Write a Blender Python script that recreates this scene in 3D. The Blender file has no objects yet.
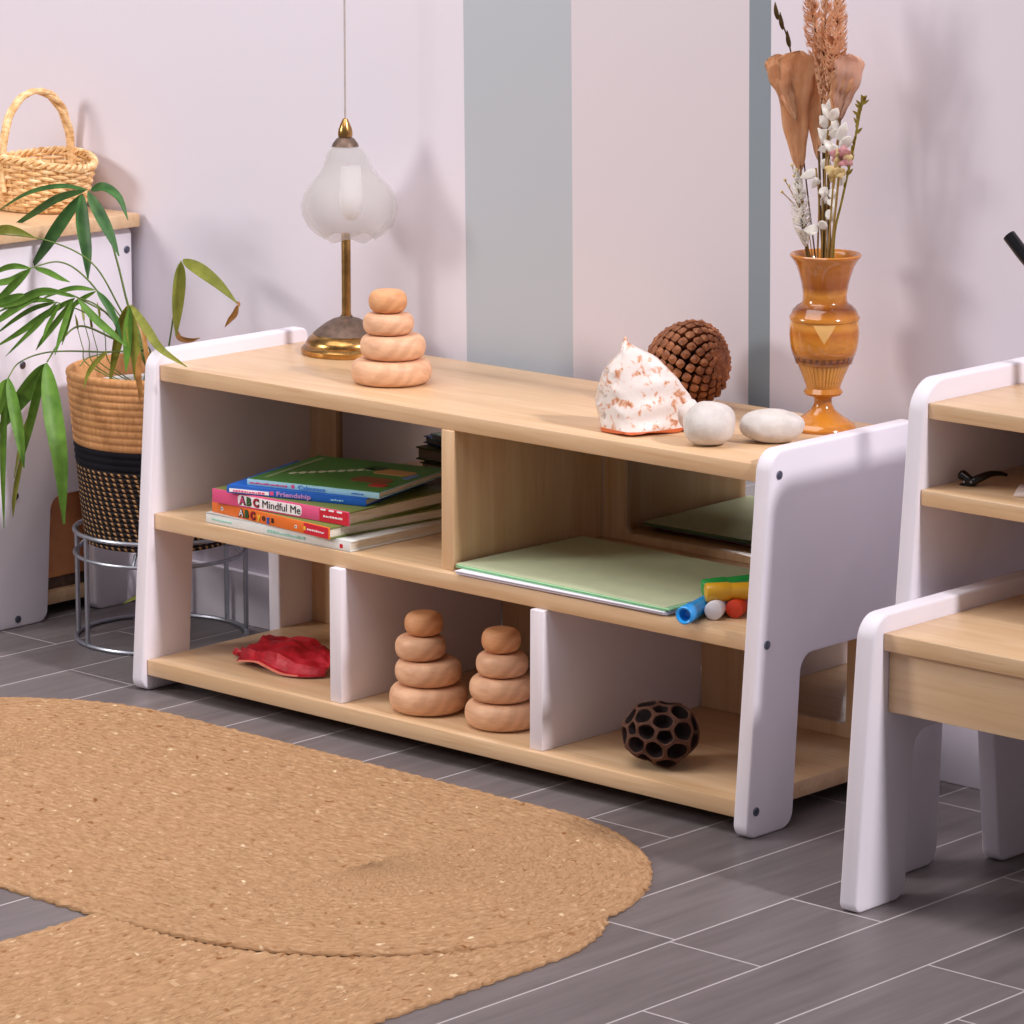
import bpy, bmesh, math, random
from mathutils import Vector, Matrix, noise
random.seed(7)
PI = math.pi
scn = bpy.context.scene
COL = scn.collection

# ------------------------------------------------------------------ camera
CAM = Vector((3.7614, -3.21087, 1.29348)); YAW, PITCH, ROLL, FOC = 0.73614, -0.20438, 0.00241, 3960.42
_f = Vector((-math.sin(YAW)*math.cos(PITCH), math.cos(YAW)*math.cos(PITCH), math.sin(PITCH)))
_r = Vector((math.cos(YAW), math.sin(YAW), 0)); _u = _r.cross(_f)
_r, _u = _r*math.cos(ROLL)+_u*math.sin(ROLL), _u*math.cos(ROLL)-_r*math.sin(ROLL)
cd = bpy.data.cameras.new('camera'); cam = bpy.data.objects.new('camera', cd); COL.objects.link(cam)
cam.matrix_world = Matrix(((_r.x, _u.x, -_f.x, CAM.x), (_r.y, _u.y, -_f.y, CAM.y), (_r.z, _u.z, -_f.z, CAM.z), (0, 0, 0, 1)))
cd.sensor_width = 36; cd.lens = FOC/1024*36; cd.clip_start = .1; cd.clip_end = 60
scn.camera = cam

def at(px, py, ax, val):
    d = _f + _r*((px-512)/FOC) - _u*((py-512)/FOC)
    return CAM + d*((val-CAM[ax])/d[ax])

# ------------------------------------------------------------------ materials
def lin(c):
    f = lambda v: v/12.92 if v <= .04045 else ((v+.055)/1.055)**2.4
    return tuple(f(x/255) for x in c)+(1,)
class M:
    def __init__(s, name, rough=.5, spec=.5, metal=0):
        s.m = bpy.data.materials.new(name); s.m.use_nodes = True
        s.t = s.m.node_tree; s.n = s.t.nodes; s.b = s.n['Principled BSDF']
        s.b.inputs['Roughness'].default_value = rough
        s.b.inputs['Specular IOR Level'].default_value = spec
        s.b.inputs['Metallic'].default_value = metal
    def node(s, ty, **kw):
        n = s.n.new(ty)
        for k, v in kw.items(): setattr(n, k, v)
        return n
    def link(s, a, b): s.t.links.new(a, b)
    def coord(s, kind='Object', scale=(1, 1, 1), rot=(0, 0, 0)):
        tc = s.node('ShaderNodeTexCoord'); mp = s.node('ShaderNodeMapping')
        mp.inputs['Scale'].default_value = scale; mp.inputs['Rotation'].default_value = rot
        s.link(tc.outputs[kind], mp.inputs['Vector']); return mp.outputs['Vector']
    def noise(s, vec, scale, detail=4, rough=.55, dist=0):
        n = s.node('ShaderNodeTexNoise'); n.inputs['Scale'].default_value = scale
        n.inputs['Detail'].default_value = detail; n.inputs['Roughness'].default_value = rough
        n.inputs['Distortion'].default_value = dist
        s.link(vec, n.inputs['Vector']); return n.outputs['Fac']
    def ramp(s, fac, stops, const=False):
        r = s.node('ShaderNodeValToRGB'); e = r.color_ramp.elements
        if const: r.color_ramp.interpolation = 'CONSTANT'
        while len(e) < len(stops): e.new(.5)
        for x, (p, c) in zip(e, stops): x.position = p; x.color = lin(c)
        s.link(fac, r.inputs['Fac']); return r.outputs['Color']
    def mix(s, fac, a, b, mode='MIX'):
        n = s.node('ShaderNodeMix', data_type='RGBA', blend_type=mode)
        for sock, v in ((n.inputs[0], fac), (n.inputs[6], a), (n.inputs[7], b)):
            if isinstance(v, (int, float)): sock.default_value = v
            elif isinstance(v, tuple): sock.default_value = v
            else: s.link(v, sock)
        return n.outputs[2]
    def math(s, op, a, b=0.0, c=None):
        n = s.node('ShaderNodeMath', operation=op)
        for i, v in enumerate((a, b, c)):
            if v is None: continue
            if isinstance(v, (int, float)): n.inputs[i].default_value = v
            else: s.link(v, n.inputs[i])
        return n.outputs[0]
    def col(s, c):
        if isinstance(c, tuple): s.b.inputs['Base Color'].default_value = c if len(c) == 4 else lin(c)
        else: s.link(c, s.b.inputs['Base Color'])
        return s
    def bump(s, h, strength=.3, dist=.002):
        b = s.node('ShaderNodeBump'); b.inputs['Strength'].default_value = strength; b.inputs['Distance'].default_value = dist
        s.link(h, b.inputs['Height']); s.link(b.outputs['Normal'], s.b.inputs['Normal']); return s

def plain(name, c, rough=.5, spec=.5, metal=0, var=.06, scale=40):
    m = M(name, rough, spec, metal); v = m.coord()
    f = m.noise(v, scale)
    a = tuple(max(0, x*(1-var)) for x in c); b = tuple(min(255, x*(1+var*.6)) for x in c)
    m.col(m.ramp(f, [(.3, a), (.7, b)])); return m.m

def wood(name, a, b, axis, rough=.34, scale=1.0):
    m = M(name, rough, .5); sc = [26*scale]*3; sc[axis] = 1.6*scale
    v = m.coord(scale=tuple(sc))
    f = m.noise(v, 2.2, 5, .6, .6)
    sc2 = [130*scale]*3; sc2[axis] = 5*scale
    g = m.noise(m.coord(scale=tuple(sc2)), 1.5, 3)
    c = m.ramp(f, [(.28, a), (.72, b)])
    dk = tuple(x*.9 for x in a)
    fl = m.ramp(g, [(.55, (255, 255, 255)), (.75, (232, 218, 200))])
    m.col(m.mix(.55, c, fl, 'MULTIPLY')); m.bump(f, .05, .001)
    return m.m

MAPLE_A, MAPLE_B = (205, 166, 124), (221, 189, 152)
wood_x = wood('maple_along_x', MAPLE_A, MAPLE_B, 0)
wood_z = wood('maple_along_z', MAPLE_A, MAPLE_B, 2)
white_paint = plain('white_lacquer', (231, 225, 234), .45, .4, var=.012, scale=9)
cream_edge = plain('white_edge', (226, 220, 222), .5, .4, var=.015, scale=12)
steel = plain('steel', (120, 125, 140), .35, .5, 1)
chrome = plain('silver_wire', (168, 170, 180), .38, .5, .85, var=.05)
mirror_m = M('mirror_glass', .015, .5, 1).col((206, 204, 206)).m
brass = M('aged_brass', .26, .5, 1)
brass.col(brass.ramp(brass.noise(brass.coord(), 60, 4), [(.35, (150, 110, 62)), (.65, (196, 152, 92))])); brass = brass.m
dark_brass = plain('dark_bronze', (112, 92, 80), .5, .4, .5, var=.2, scale=90)

def puckmat(name, a, b):
    m = M(name, .48, .35)
    v = m.coord(scale=(22, 22, 95)); f = m.noise(v, 1.3, 4, .6, 1.4)
    w = m.node('ShaderNodeTexWave', wave_type='RINGS', rings_direction='X'); w.inputs['Scale'].default_value = 26
    w.inputs['Distortion'].default_value = 5; w.inputs['Detail'].default_value = 2; w.inputs['Detail Scale'].default_value = 1.2
    m.link(m.coord(), w.inputs['Vector'])
    c = m.ramp(f, [(.25, a), (.75, b)])
    m.col(m.mix(.22, c, m.ramp(w.outputs['Fac'], [(.2, tuple(x*.82 for x in a)), (.8, b)]))); return m.m
puck_pale = puckmat('pale_turned_wood', (214, 160, 124), (232, 188, 152))
puck_orange = puckmat('orange_turned_wood', (206, 140, 92), (226, 172, 126))

# ------------------------------------------------------------------ mesh helpers
ORG = {}
def tag(o, label=None, cat=None, group=None, kind=None):
    if label: o['label'] = label
    if cat: o['category'] = cat
    if group: o['group'] = group
    if kind: o['kind'] = kind
    return o
def thing(name, loc, label, cat, group=None):
    o = bpy.data.objects.new(name, None); COL.objects.link(o); o.empty_display_size = .02
    o.location = loc; ORG[o] = Vector(loc)
    return tag(o, label, cat, group)
def obj(name, bm, mat, parent=None, smooth=True, org=None, angle=40, label=None):
    """link bm (world coordinates) as one mesh object, under parent if given"""
    me = bpy.data.meshes.new(name)
    if parent is not None: base = ORG[parent]
    else: base = Vector(org) if org is not None else Vector((0, 0, 0))
    bm.transform(Matrix.Translation(-base)); bm.normal_update()
    bm.to_mesh(me); bm.free()
    for m in (mat if isinstance(mat, (list, tuple)) else [mat]): me.materials.append(m)
    o = bpy.data.objects.new(name, me); COL.objects.link(o)
    if parent is not None: o.parent = parent; ORG[o] = base
    else: o.location = base; ORG[o] = base
    if smooth:
        me.shade_smooth()
        try: me.set_sharp_from_angle(angle=math.radians(angle))
        except Exception: pass
    if label: o['label'] = label
    return o
def merge(*bms):
    out = bmesh.new(); tmp = bpy.data.meshes.new('tmp')
    for b in bms: b.to_mesh(tmp); out.from_mesh(tmp); b.free()
    bpy.data.meshes.remove(tmp); return out
def box(x0, x1, y0, y1, z0, z1, bev=.0015, seg=2):
    bm = bmesh.new()
    v = [bm.verts.new((x, y, z)) for x in (x0, x1) for y in (y0, y1) for z in (z0, z1)]
    for f in ((0, 1, 3, 2), (4, 6, 7, 5), (0, 4, 5, 1), (2, 3, 7, 6), (0, 2, 6, 4), (1, 5, 7, 3)): bm.faces.new([v[i] for i in f])
    if bev: bmesh.ops.bevel(bm, geom=bm.edges[:], offset=bev, segments=seg, affect='EDGES', profile=.5)
    return bm
def fillet(pts, n=7):
    """pts: (a, b, radius) polygon with rounded corners"""
    out = []; k = len(pts)
    for i in range(k):
        p = Vector(pts[i][:2]); r = pts[i][2]; a = Vector(pts[i-1][:2])-p; b = Vector(pts[(i+1) % k][:2])-p
        if r <= 0: out.append(p); continue
        an = a.angle(b); t = r/math.tan(an/2)
        A, B = a.normalized(), b.normalized(); c = p+(A+B).normalized()*(r/math.sin(an/2))
        s, e = p+A*t-c, p+B*t-c
        a0 = math.atan2(s.y, s.x); d = math.atan2(e.y, e.x)-a0
        while d > PI: d -= 2*PI
        while d < -PI: d += 2*PI
        for j in range(n+1): out.append(c+Vector((math.cos(a0+d*j/n), math.sin(a0+d*j/n)))*r)
    return out
def extrude_x(poly, x0, x1, bev=.003):
    bm = bmesh.new()
    a = [bm.verts.new((x0, p.x, p.y)) for p in poly]; b = [bm.verts.new((x1, p.x, p.y)) for p in poly]
    n = len(poly); bm.faces.new(a); bm.faces.new(b[::-1])
    for i in range(n): bm.faces.new((a[i], b[i], b[(i+1) % n], a[(i+1) % n]))
    bmesh.ops.recalc_face_normals(bm, faces=bm.faces[:])
    if bev:
        ed = [e for e in bm.edges if abs(e.verts[0].co.x-e.verts[1].co.x) < 1e-6]
        bmesh.ops.bevel(bm, geom=ed, offset=bev, segments=3, affect='EDGES', profile=.5)
    return bm
def lathe(prof, c=(0, 0, 0), seg=48, sx=1, sy=1):
    """prof: list of (r, z) from bottom to top"""
    bm = bmesh.new(); c = Vector(c); rings = []
    for r, z in prof:
        if r < 1e-6: rings.append([bm.verts.new(c+Vector((0, 0, z)))])
        else: rings.append([bm.verts.new(c+Vector((r*sx*math.cos(2*PI*i/seg), r*sy*math.sin(2*PI*i/seg), z))) for i in range(seg)])
    for a, b in zip(rings, rings[1:]):
        for i in range(seg):
            j = (i+1) % seg
            if len(a) == 1 and len(b) == 1: continue
            if len(a) == 1: bm.faces.new((a[0], b[j], b[i]))
            elif len(b) == 1: bm.faces.new((a[i], a[j], b[0]))
            else: bm.faces.new((a[i], a[j], b[j], b[i]))
    bmesh.ops.recalc_face_normals(bm, faces=bm.faces[:]); return bm
def smoothpath(pts, n=8):
    P = [Vector(p) for p in pts]
    if len(P) < 3: return [P[0].lerp(P[-1], i/n) for i in range(n+1)]
    out = []
    for i in range(len(P)-1):
        p0 = P[i-1] if i else P[0]*2-P[1]; p1, p2 = P[i], P[i+1]; p3 = P[i+2] if i+2 < len(P) else P[-1]*2-P[-2]
        for j in range(n):
            t = j/n
            out.append(.5*((2*p1)+(p2-p0)*t+(2*p0-5*p1+4*p2-p3)*t*t+(3*p1-p0-3*p2+p3)*t**3))
    out.append(P[-1]); return out
def tube(path, rad, seg=8, closed=False, cap=True):
    bm = bmesh.new(); n = len(path); P = [Vector(p) for p in path]; rings = []; up = None
    for i in range(n):
        if closed: t = (P[(i+1) % n]-P[i-1])
        else: t = P[min(i+1, n-1)]-P[max(i-1, 0)]
        t.normalize()
        if up is None: up = t.orthogonal().normalized()
        up = (up-t*up.dot(t)).normalized(); s = t.cross(up)
        r = rad(i/(n-1)) if callable(rad) else rad
        rings.append([bm.verts.new(P[i]+up*math.cos(2*PI*k/seg)*r+s*math.sin(2*PI*k/seg)*r) for k in range(seg)])
    for i in range(n if closed else n-1):
        a, b = rings[i], rings[(i+1) % n]
        for k in range(seg): bm.faces.new((a[k], a[(k+1) % seg], b[(k+1) % seg], b[k]))
    if cap and not closed: bm.faces.new(rings[0][::-1]); bm.faces.new(rings[-1])
    bmesh.ops.recalc_face_normals(bm, faces=bm.faces[:]); return bm
def ring_path(c, r, n=64, sx=1, sy=1): return [Vector(c)+Vector((r*sx*math.cos(2*PI*i/n), r*sy*math.sin(2*PI*i/n), 0)) for i in range(n)]
def rot_to(bm, loc, ang):
    bm.transform(Matrix.Translation(loc) @ Matrix.Rotation(ang, 4, 'Z')); return bm
def leaf(path, width, view=None, fold=.18, tip=.03, rnd=0.0):
    """blade along path; width is the greatest full width"""
    bm = bmesh.new(); P = smoothpath(path, 7); n = len(P); rows = []
    for i, p in enumerate(P):
        t = i/(n-1); tg = (P[min(i+1, n-1)]-P[max(i-1, 0)]).normalized()
        v = (view if view else (CAM-p)).normalized()
        v = (v+Vector((random.uniform(-1, 1), random.uniform(-1, 1), random.uniform(-1, 1)))*0).normalized()
        s = tg.cross(v).normalized(); s = (Matrix.Rotation(rnd, 3, tg) @ s); nn = s.cross(tg)
        w = width*.5*max(tip, (math.sin(PI*min(1, t**.72))**.75) if 0 < t < 1 else .12)
        rows.append([bm.verts.new(p-s*w+nn*w*fold), bm.verts.new(p-s*w*.5+nn*w*fold*.35), bm.verts.new(p), bm.verts.new(p+s*w*.5+nn*w*fold*.35), bm.verts.new(p+s*w+nn*w*fold)])
    for a, b in zip(rows, rows[1:]):
        for k in range(4): bm.faces.new((a[k], a[k+1], b[k+1], b[k]))
    # give the blade a thickness
    g = bmesh.ops.extrude_face_region(bm, geom=bm.faces[:])
    vs = [e for e in g['geom'] if isinstance(e, bmesh.types.BMVert)]
    bm.normal_update()
    for v in vs: v.co += v.normal*.0006
    bmesh.ops.recalc_face_normals(bm, faces=bm.faces[:]); return bm

# ------------------------------------------------------------------ the setting
WY = .585
# floor tiles
m = M('grey_plank_tile', .42, .35)
tc = m.node('ShaderNodeTexCoord'); sp = m.node('ShaderNodeSeparateXYZ'); m.link(tc.outputs['Object'], sp.inputs[0])
TW, TL = .1235, .62
u = m.math('DIVIDE', m.math('SUBTRACT', sp.outputs['X'], .9495-TW*20), TW)
ci = m.math('FLOOR', u); fu = m.math('SUBTRACT', u, ci)
OFFS = {19: .168, 20: .42, 21: -.121, 22: .077, 23: .30, 24: -.008, 18: -.14, 17: .31, 16: .02, 15: .44}
wn = m.node('ShaderNodeTexWhiteNoise', noise_dimensions='1D'); m.link(ci, wn.inputs['W'])
off = m.math('MULTIPLY', wn.outputs['Value'], TL)
for k, y in OFFS.items():
    c = m.math('COMPARE', ci, float(k), .3)
    off = m.math('ADD', m.math('MULTIPLY', off, m.math('SUBTRACT', 1.0, c)), m.math('MULTIPLY', c, y+TL*10))
w = m.math('DIVIDE', m.math('SUBTRACT', m.math('ADD', sp.outputs['Y'], TL*20), off), TL)
ri = m.math('FLOOR', w); fw = m.math('SUBTRACT', w, ri)
edge = lambda f, L: m.math('MULTIPLY', m.math('MINIMUM', f, m.math('SUBTRACT', 1.0, f)), L)
dist = m.math('MINIMUM', edge(fu, TW), edge(fw, TL))
for k, y in ((22, -.130), (23, .40), (20, -.33), (25, .14)):
    d1 = m.math('ADD', m.math('ABSOLUTE', m.math('SUBTRACT', sp.outputs['Y'], y)), m.math('MULTIPLY', m.math('SUBTRACT', 1.0, m.math('COMPARE', ci, float(k), .3)), 9.0))
    dist = m.math('MINIMUM', dist, d1)
grout = m.math('SUBTRACT', 1.0, m.math('SMOOTH_MIN', m.math('DIVIDE', dist, .0019), 1.0, .3))
grout = m.math('MAXIMUM', grout, 0.0)
cb = m.node('ShaderNodeCombineXYZ'); m.link(ci, cb.inputs[0]); m.link(ri, cb.inputs[1])
wn2 = m.node('ShaderNodeTexWhiteNoise', noise_dimensions='3D'); m.link(cb.outputs[0], wn2.inputs['Vector'])
va = m.node('ShaderNodeVectorMath', operation='ADD'); m.link(tc.outputs['Object'], va.inputs[0]); m.link(wn2.outputs['Color'], va.inputs[1])
mp = m.node('ShaderNodeMapping'); mp.inputs['Scale'].default_value = (17, 1.5, 1); m.link(va.outputs[0], mp.inputs['Vector'])
g1 = m.noise(mp.outputs['Vector'], 2.0, 6, .62, .5)
mp2 = m.node('ShaderNodeMapping'); mp2.inputs['Scale'].default_value = (110, 7, 1); m.link(va.outputs[0], mp2.inputs['Vector'])
g2 = m.noise(mp2.outputs['Vector'], 1.0, 3)
base = m.ramp(m.math('ADD', m.math('MULTIPLY', g1, .75), m.math('MULTIPLY', g2, .25)), [(.25, (95, 87, 88)), (.5, (112, 104, 105)), (.75, (128, 119, 120))])
base = m.mix(.35, base, m.ramp(wn2.outputs['Value'], [(0, (205, 200, 202)), (1, (255, 255, 255))]), 'MULTIPLY')
m.col(m.mix(grout, base, lin((198, 190, 192)))); m.bump(m.math('SUBTRACT', g1, m.math('MULTIPLY', grout, .6)), .12, .002)
floor_m = m.m
fl = obj('floor', box(-3, 5.2, -4.2, WY, -.05, 0, 0), floor_m, smooth=False); fl['kind'] = 'structure'
# back wall with painted stripes
m = M('painted_wall', .75, .25)
tc = m.node('ShaderNodeTexCoord'); sp = m.node('ShaderNodeSeparateXYZ'); m.link(tc.outputs['Object'], sp.inputs[0])
x = m.math('ADD', sp.outputs['X'], m.math('MULTIPLY', m.math('SUBTRACT', sp.outputs['Z'], .43), .0145))
WALL, BLUE, PINK, DARK = (227, 220, 231), (184, 189, 197), (217, 208, 215), (138, 149, 158)
c = lin(WALL)
for x0, x1, cc in ((.241, .4285, BLUE), (.4285, .7185, PINK), (.7185, .7525, DARK)):
    c = m.mix(m.math('COMPARE', x, (x0+x1)/2, (x1-x0)/2), c, lin(cc))
nz = m.noise(m.coord(), 300, 3); m.col(c); m.bump(nz, .06, .001)
wall = obj('wall_back', box(-3, 5.2, WY, WY+.1, -.05, 3, 0), m.m, smooth=False); wall['kind'] = 'structure'
bb = obj('baseboard_back', box(-3, 5.2, WY-.010, WY+.001, 0, .076, .002), white_paint); bb['kind'] = 'structure'

# ------------------------------------------------------------------ low display shelf
HT, HM, HB, TH, TP = .43228, .23673, .04242, .0209, .0216
YT, YM, YB, YF0, YFS, YBK, YMI = .25518, .24145, .22443, .21556, .0766, .55473, .53185
def panel_poly(yf0, yfs, H, yb, leg, arch, rear, rt=.026, rb=.016, rear_bottom=None, rc=.022):
    rbm = yb if rear_bottom is None else rear_bottom
    return fillet([(yf0, 0, rb), (leg, 0, rb*1.3), (leg+.012, arch, rc), (rear-.002, arch, rc), (rear, 0, rb), (rbm, 0, rb), (yb, H, .012), (yf0+yfs*H, H, rt)])
def bolt(x, y, z, sgn, parent, r=.0052):
    bm = bmesh.new()
    prof = [(0, .0022), (r*.55, .0022), (r*.55, .0016), (r*.8, .0018), (r, .0012), (r, -.003), (0, -.003)]
    b = lathe(prof, seg=20); b.transform(Matrix.Translation((x, y, z)) @ Matrix.Rotation(PI/2*sgn, 4, 'Y'))
    bm.free(); return obj('bolt', b, steel, parent, label='steel socket bolt head')

shelf = thing('display_shelf', (.5, .39, 0), 'long low maple shelf unit with white side panels and three open bays below', 'shelf unit')
poly = panel_poly(YF0, YFS, .4505, .5290, .301, .203, .4705, rear_bottom=.562)
pl = obj('side_panel', extrude_x(poly, -TP, 0), white_paint, shelf, label='white left side panel on two legs')
pr = obj('side_panel', extrude_x(poly, 1, 1+TP), white_paint, shelf, label='white right side panel with three bolts down its front edge')
for yy, zz in ((.2650, HT-TH/2), (.2475, HM-TH/2), (.2320, HB-TH/2)):
    bolt(1+TP, yy, zz, 1, pr); bolt(-TP, yy, zz, -1, pl)
obj('top_board', box(0, 1, YT, .5500, HT-TH, HT), wood_x, shelf)
obj('middle_board', box(0, 1, YM, YBK-.001, HM-TH, HM), wood_x, shelf)
obj('bottom_board', box(0, 1, YB, YBK-.001, HB-TH, HB), wood_x, shelf)
XD0, XD1, XD2 = .5057, .3320, .6709
obj('divider', box(XD0, XD0+TH, YT-.002, YMI, HM, HT-TH), wood_z, shelf, label='maple divider of the upper bays')
obj('divider', box(XD1, XD1+TH, YB+.008, YMI, HB, HM-TH), white_paint, shelf, label='white divider left of the stacking towers')
obj('divider', box(XD2, XD2+TH, YB+.008, YMI, HB, HM-TH), white_paint, shelf, label='white divider right of the stacking towers')
# back panel with cut-outs that hold mirrors
def frame(x0, x1, z0, z1, hx0, hx1, hz0, hz1, y0=YMI, y1=YBK-.004):
    outer = [(x0, z0), (x1, z0), (x1, z1), (x0, z1)]
    inner = [(p.x, p.y) for p in fillet([(hx0, hz0, .008), (hx1, hz0, .008), (hx1, hz1, .008), (hx0, hz1, .008)], 5)]
    bm = bmesh.new(); fs = []
    for y in (y0, y1):
        o = [bm.verts.new((a, y, b)) for a, b in outer]; i = [bm.verts.new((a, y, b)) for a, b in inner]
        q = len(inner)//4; fs.append((o, i))
        for s in range(4):
            seg = [i[(s*q+k) % len(i)] for k in range(q)]
            bm.faces.new([o[s]]+seg[::-1])
            bm.faces.new([o[s], seg[-1], i[((s+1)*q) % len(i)], o[(s+1) % 4]])
    (o0, i0), (o1, i1) = fs
    for a, b in ((o0, o1), (i0, i1)):
        n = len(a)
        for k in range(n): bm.faces.new((a[k], a[(k+1) % n], b[(k+1) % n], b[k]))
    bmesh.ops.recalc_face_normals(bm, faces=bm.faces[:]); return bm
for x0, x1, z0, z1, h in ((0, XD0, HM, HT-TH, (.0495, XD0-.045, .2462, HT-TH-.02)), (XD0+TH, 1, HM, HT-TH, (.5625, .952, .2462, HT-TH-.02)),
                          (XD2+TH, 1, HB, HM-TH, (.768, .921, .0590, HM-TH-.016))):
    bp = obj('back_panel', frame(x0+.0003, x1-.0003, z0+.0003, z1-.0003, *h), wood_z, shelf, smooth=False)
    obj('mirror', box(h[0]-.004, h[1]+.004, YMI+.006, YMI+.009, h[2]-.004, h[3]+.004, 0), mirror_m, bp, smooth=False, label='mirror set into the back panel')
obj('back_panel', box(0, XD1, YMI, YBK-.004, HB, HM-TH, .001), wood_z, shelf)
obj('back_panel', box(XD1+TH, XD2, YMI, YBK-.004, HB, HM-TH, .001), wood_z, shelf)

# ------------------------------------------------------------------ tall unit on the right
UX = 1.233; UY, UH, UM = .21, .5320, .4368
unit = thing('console_shelf', (1.7, .39, 0), 'taller white and maple shelf unit at right edge with open space underneath', 'shelf unit')
poly = panel_poly(UY-.001, .0786, .5560, YBK, .295, .30, .4705, rt=.038)
obj('side_panel', extrude_x(poly, UX-TP, UX), white_paint, unit)
obj('side_panel', extrude_x(poly, 2.15, 2.15+TP), white_paint, unit)
obj('top_board', box(UX, 2.15, .2575, YBK, UH-TH+.003, UH), wood_x, unit)
obj('middle_board', box(UX, 2.15, .2470, YBK, UM-TH+.003, UM), wood_x, unit)
obj('back_panel', box(UX, 2.15, YMI, YBK-.003, UM, UH-TH+.003, .001), wood_z, unit)

# ------------------------------------------------------------------ bench tucked under it
BX = 1.285
bench = thing('low_bench', (1.6, .27, 0), 'low white legged bench with maple top at lower right corner', 'bench')
poly = fillet([(.0765, 0, .010), (.166, 0, .02), (.177, .186, .024), (.322, .186, .024), (.342, 0, .014), (.445, 0, .016), (.435, .3260, .02), (.1000, .3260, .028)])
obj('side_panel', extrude_x(poly, BX-.0236, BX), white_paint, bench)
obj('side_panel', extrude_x(poly, 1.95, 1.9736), white_paint, bench)
obj('top_board', box(BX, 1.95, .1155, .432, .2870, .3065), wood_x, bench)
obj('apron', box(BX+.0006, 1.9494, .1255, .146, .2175, .2870), wood_x, bench)
obj('apron', box(BX+.004, 1.946, .400, .418, .2175, .2865), wood_x, bench)

# ------------------------------------------------------------------ cabinet on the left
CX = -.40
cab = thing('side_cabinet', (-.7, .43, 0), 'tall white cabinet with maple top at left edge behind palm leaves', 'cabinet')
poly = panel_poly(.285, .0786, .547, .575, .402, .178, .492, rt=.004, rb=.014)
for xx in (CX-TP, -1.02): 
    q = obj('side_panel', extrude_x(poly, xx, xx+TP), white_paint, cab)
    if xx > -.9:
        for px, py in ((126.6, 249.5), (22.5, 365), (15.5, 496), (18, 623.5)):
            w_ = at(px, py, 0, CX); bolt(CX, w_.y, max(w_.z, .012), 1, q)
obj('top_board', box(-1.04, -.386, .312, .578, .5472, .5662), wood_x, cab)
obj('shelf_board', box(-1.0, CX-TP, .30, .57, .016, .034), wood_x, cab)
obj('shelf_board', box(-1.0, CX-TP, .325, .57, .30, .319), wood_x, cab)
obj('back_panel', box(-1.0, CX-TP, .556, .570, .034, .547, .001), wood_z, cab)
terra = plain('terracotta', (230, 158, 108), .6, .3, var=.08, scale=20)
crate = thing('storage_box', (-.50, .44, .034), 'terracotta brown box inside the left cabinet seen through its side arch', 'box')
bmx = box(-.56, -.432, .36, .54, .050, .185, .006)
obj('box_body', bmx, terra, crate)
obj('box_lid', box(-.564, -.428, .356, .544, .185, .203, .005), terra, crate)
obj('box_gap_shade', box(-.555, -.436, .365, .535, .034, .050, .001), dark_brass, crate)  # dark strip standing in for the shadowed gap beneath the box

# ------------------------------------------------------------------ jute rugs
jm = M('jute_braid', .9, .1)
uvn = jm.node('ShaderNodeUVMap'); mp = jm.node('ShaderNodeMapping'); mp.inputs['Scale'].default_value = (70, 190, 1); jm.link(uvn.outputs['UV'], mp.inputs['Vector'])
f1 = jm.noise(mp.outputs['Vector'], 1.0, 4, .65, .8)
f2 = jm.noise(jm.coord(), 9, 3)
mp3 = jm.node('ShaderNodeMapping'); mp3.inputs['Scale'].default_value = (55, 70, 1); jm.link(uvn.outputs['UV'], mp3.inputs['Vector'])
f3 = jm.noise(mp3.outputs['Vector'], 1.0, 2, .5, .3)
c = jm.ramp(f1, [(.25, (124, 88, 60)), (.45, (164, 128, 93)), (.6, (182, 146, 110)), (.8, (214, 184, 150))])
c = jm.mix(jm.math('MULTIPLY', f2, .5), c, lin((180, 138, 102)))
c = jm.mix(jm.ramp(f3, [(.64, (0, 0, 0)), (.76, (255, 255, 255))]), c, lin((132, 84, 46)))
c = jm.mix(jm.ramp(f3, [(.22, (255, 255, 255)), (.32, (0, 0, 0))]), c, lin((232, 208, 172)))
jm.col(c); jm.bump(f1, .7, .004); jute = jm.m
def stad(p, a, b, R):
    ab = b-a; t = max(0, min(1, (p-a).dot(ab)/ab.length_squared)); return (p-(a+ab*t)).length-R
R2 = (Vector((.919, -.268)), Vector((.919, -1.05)), .2340)
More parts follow.
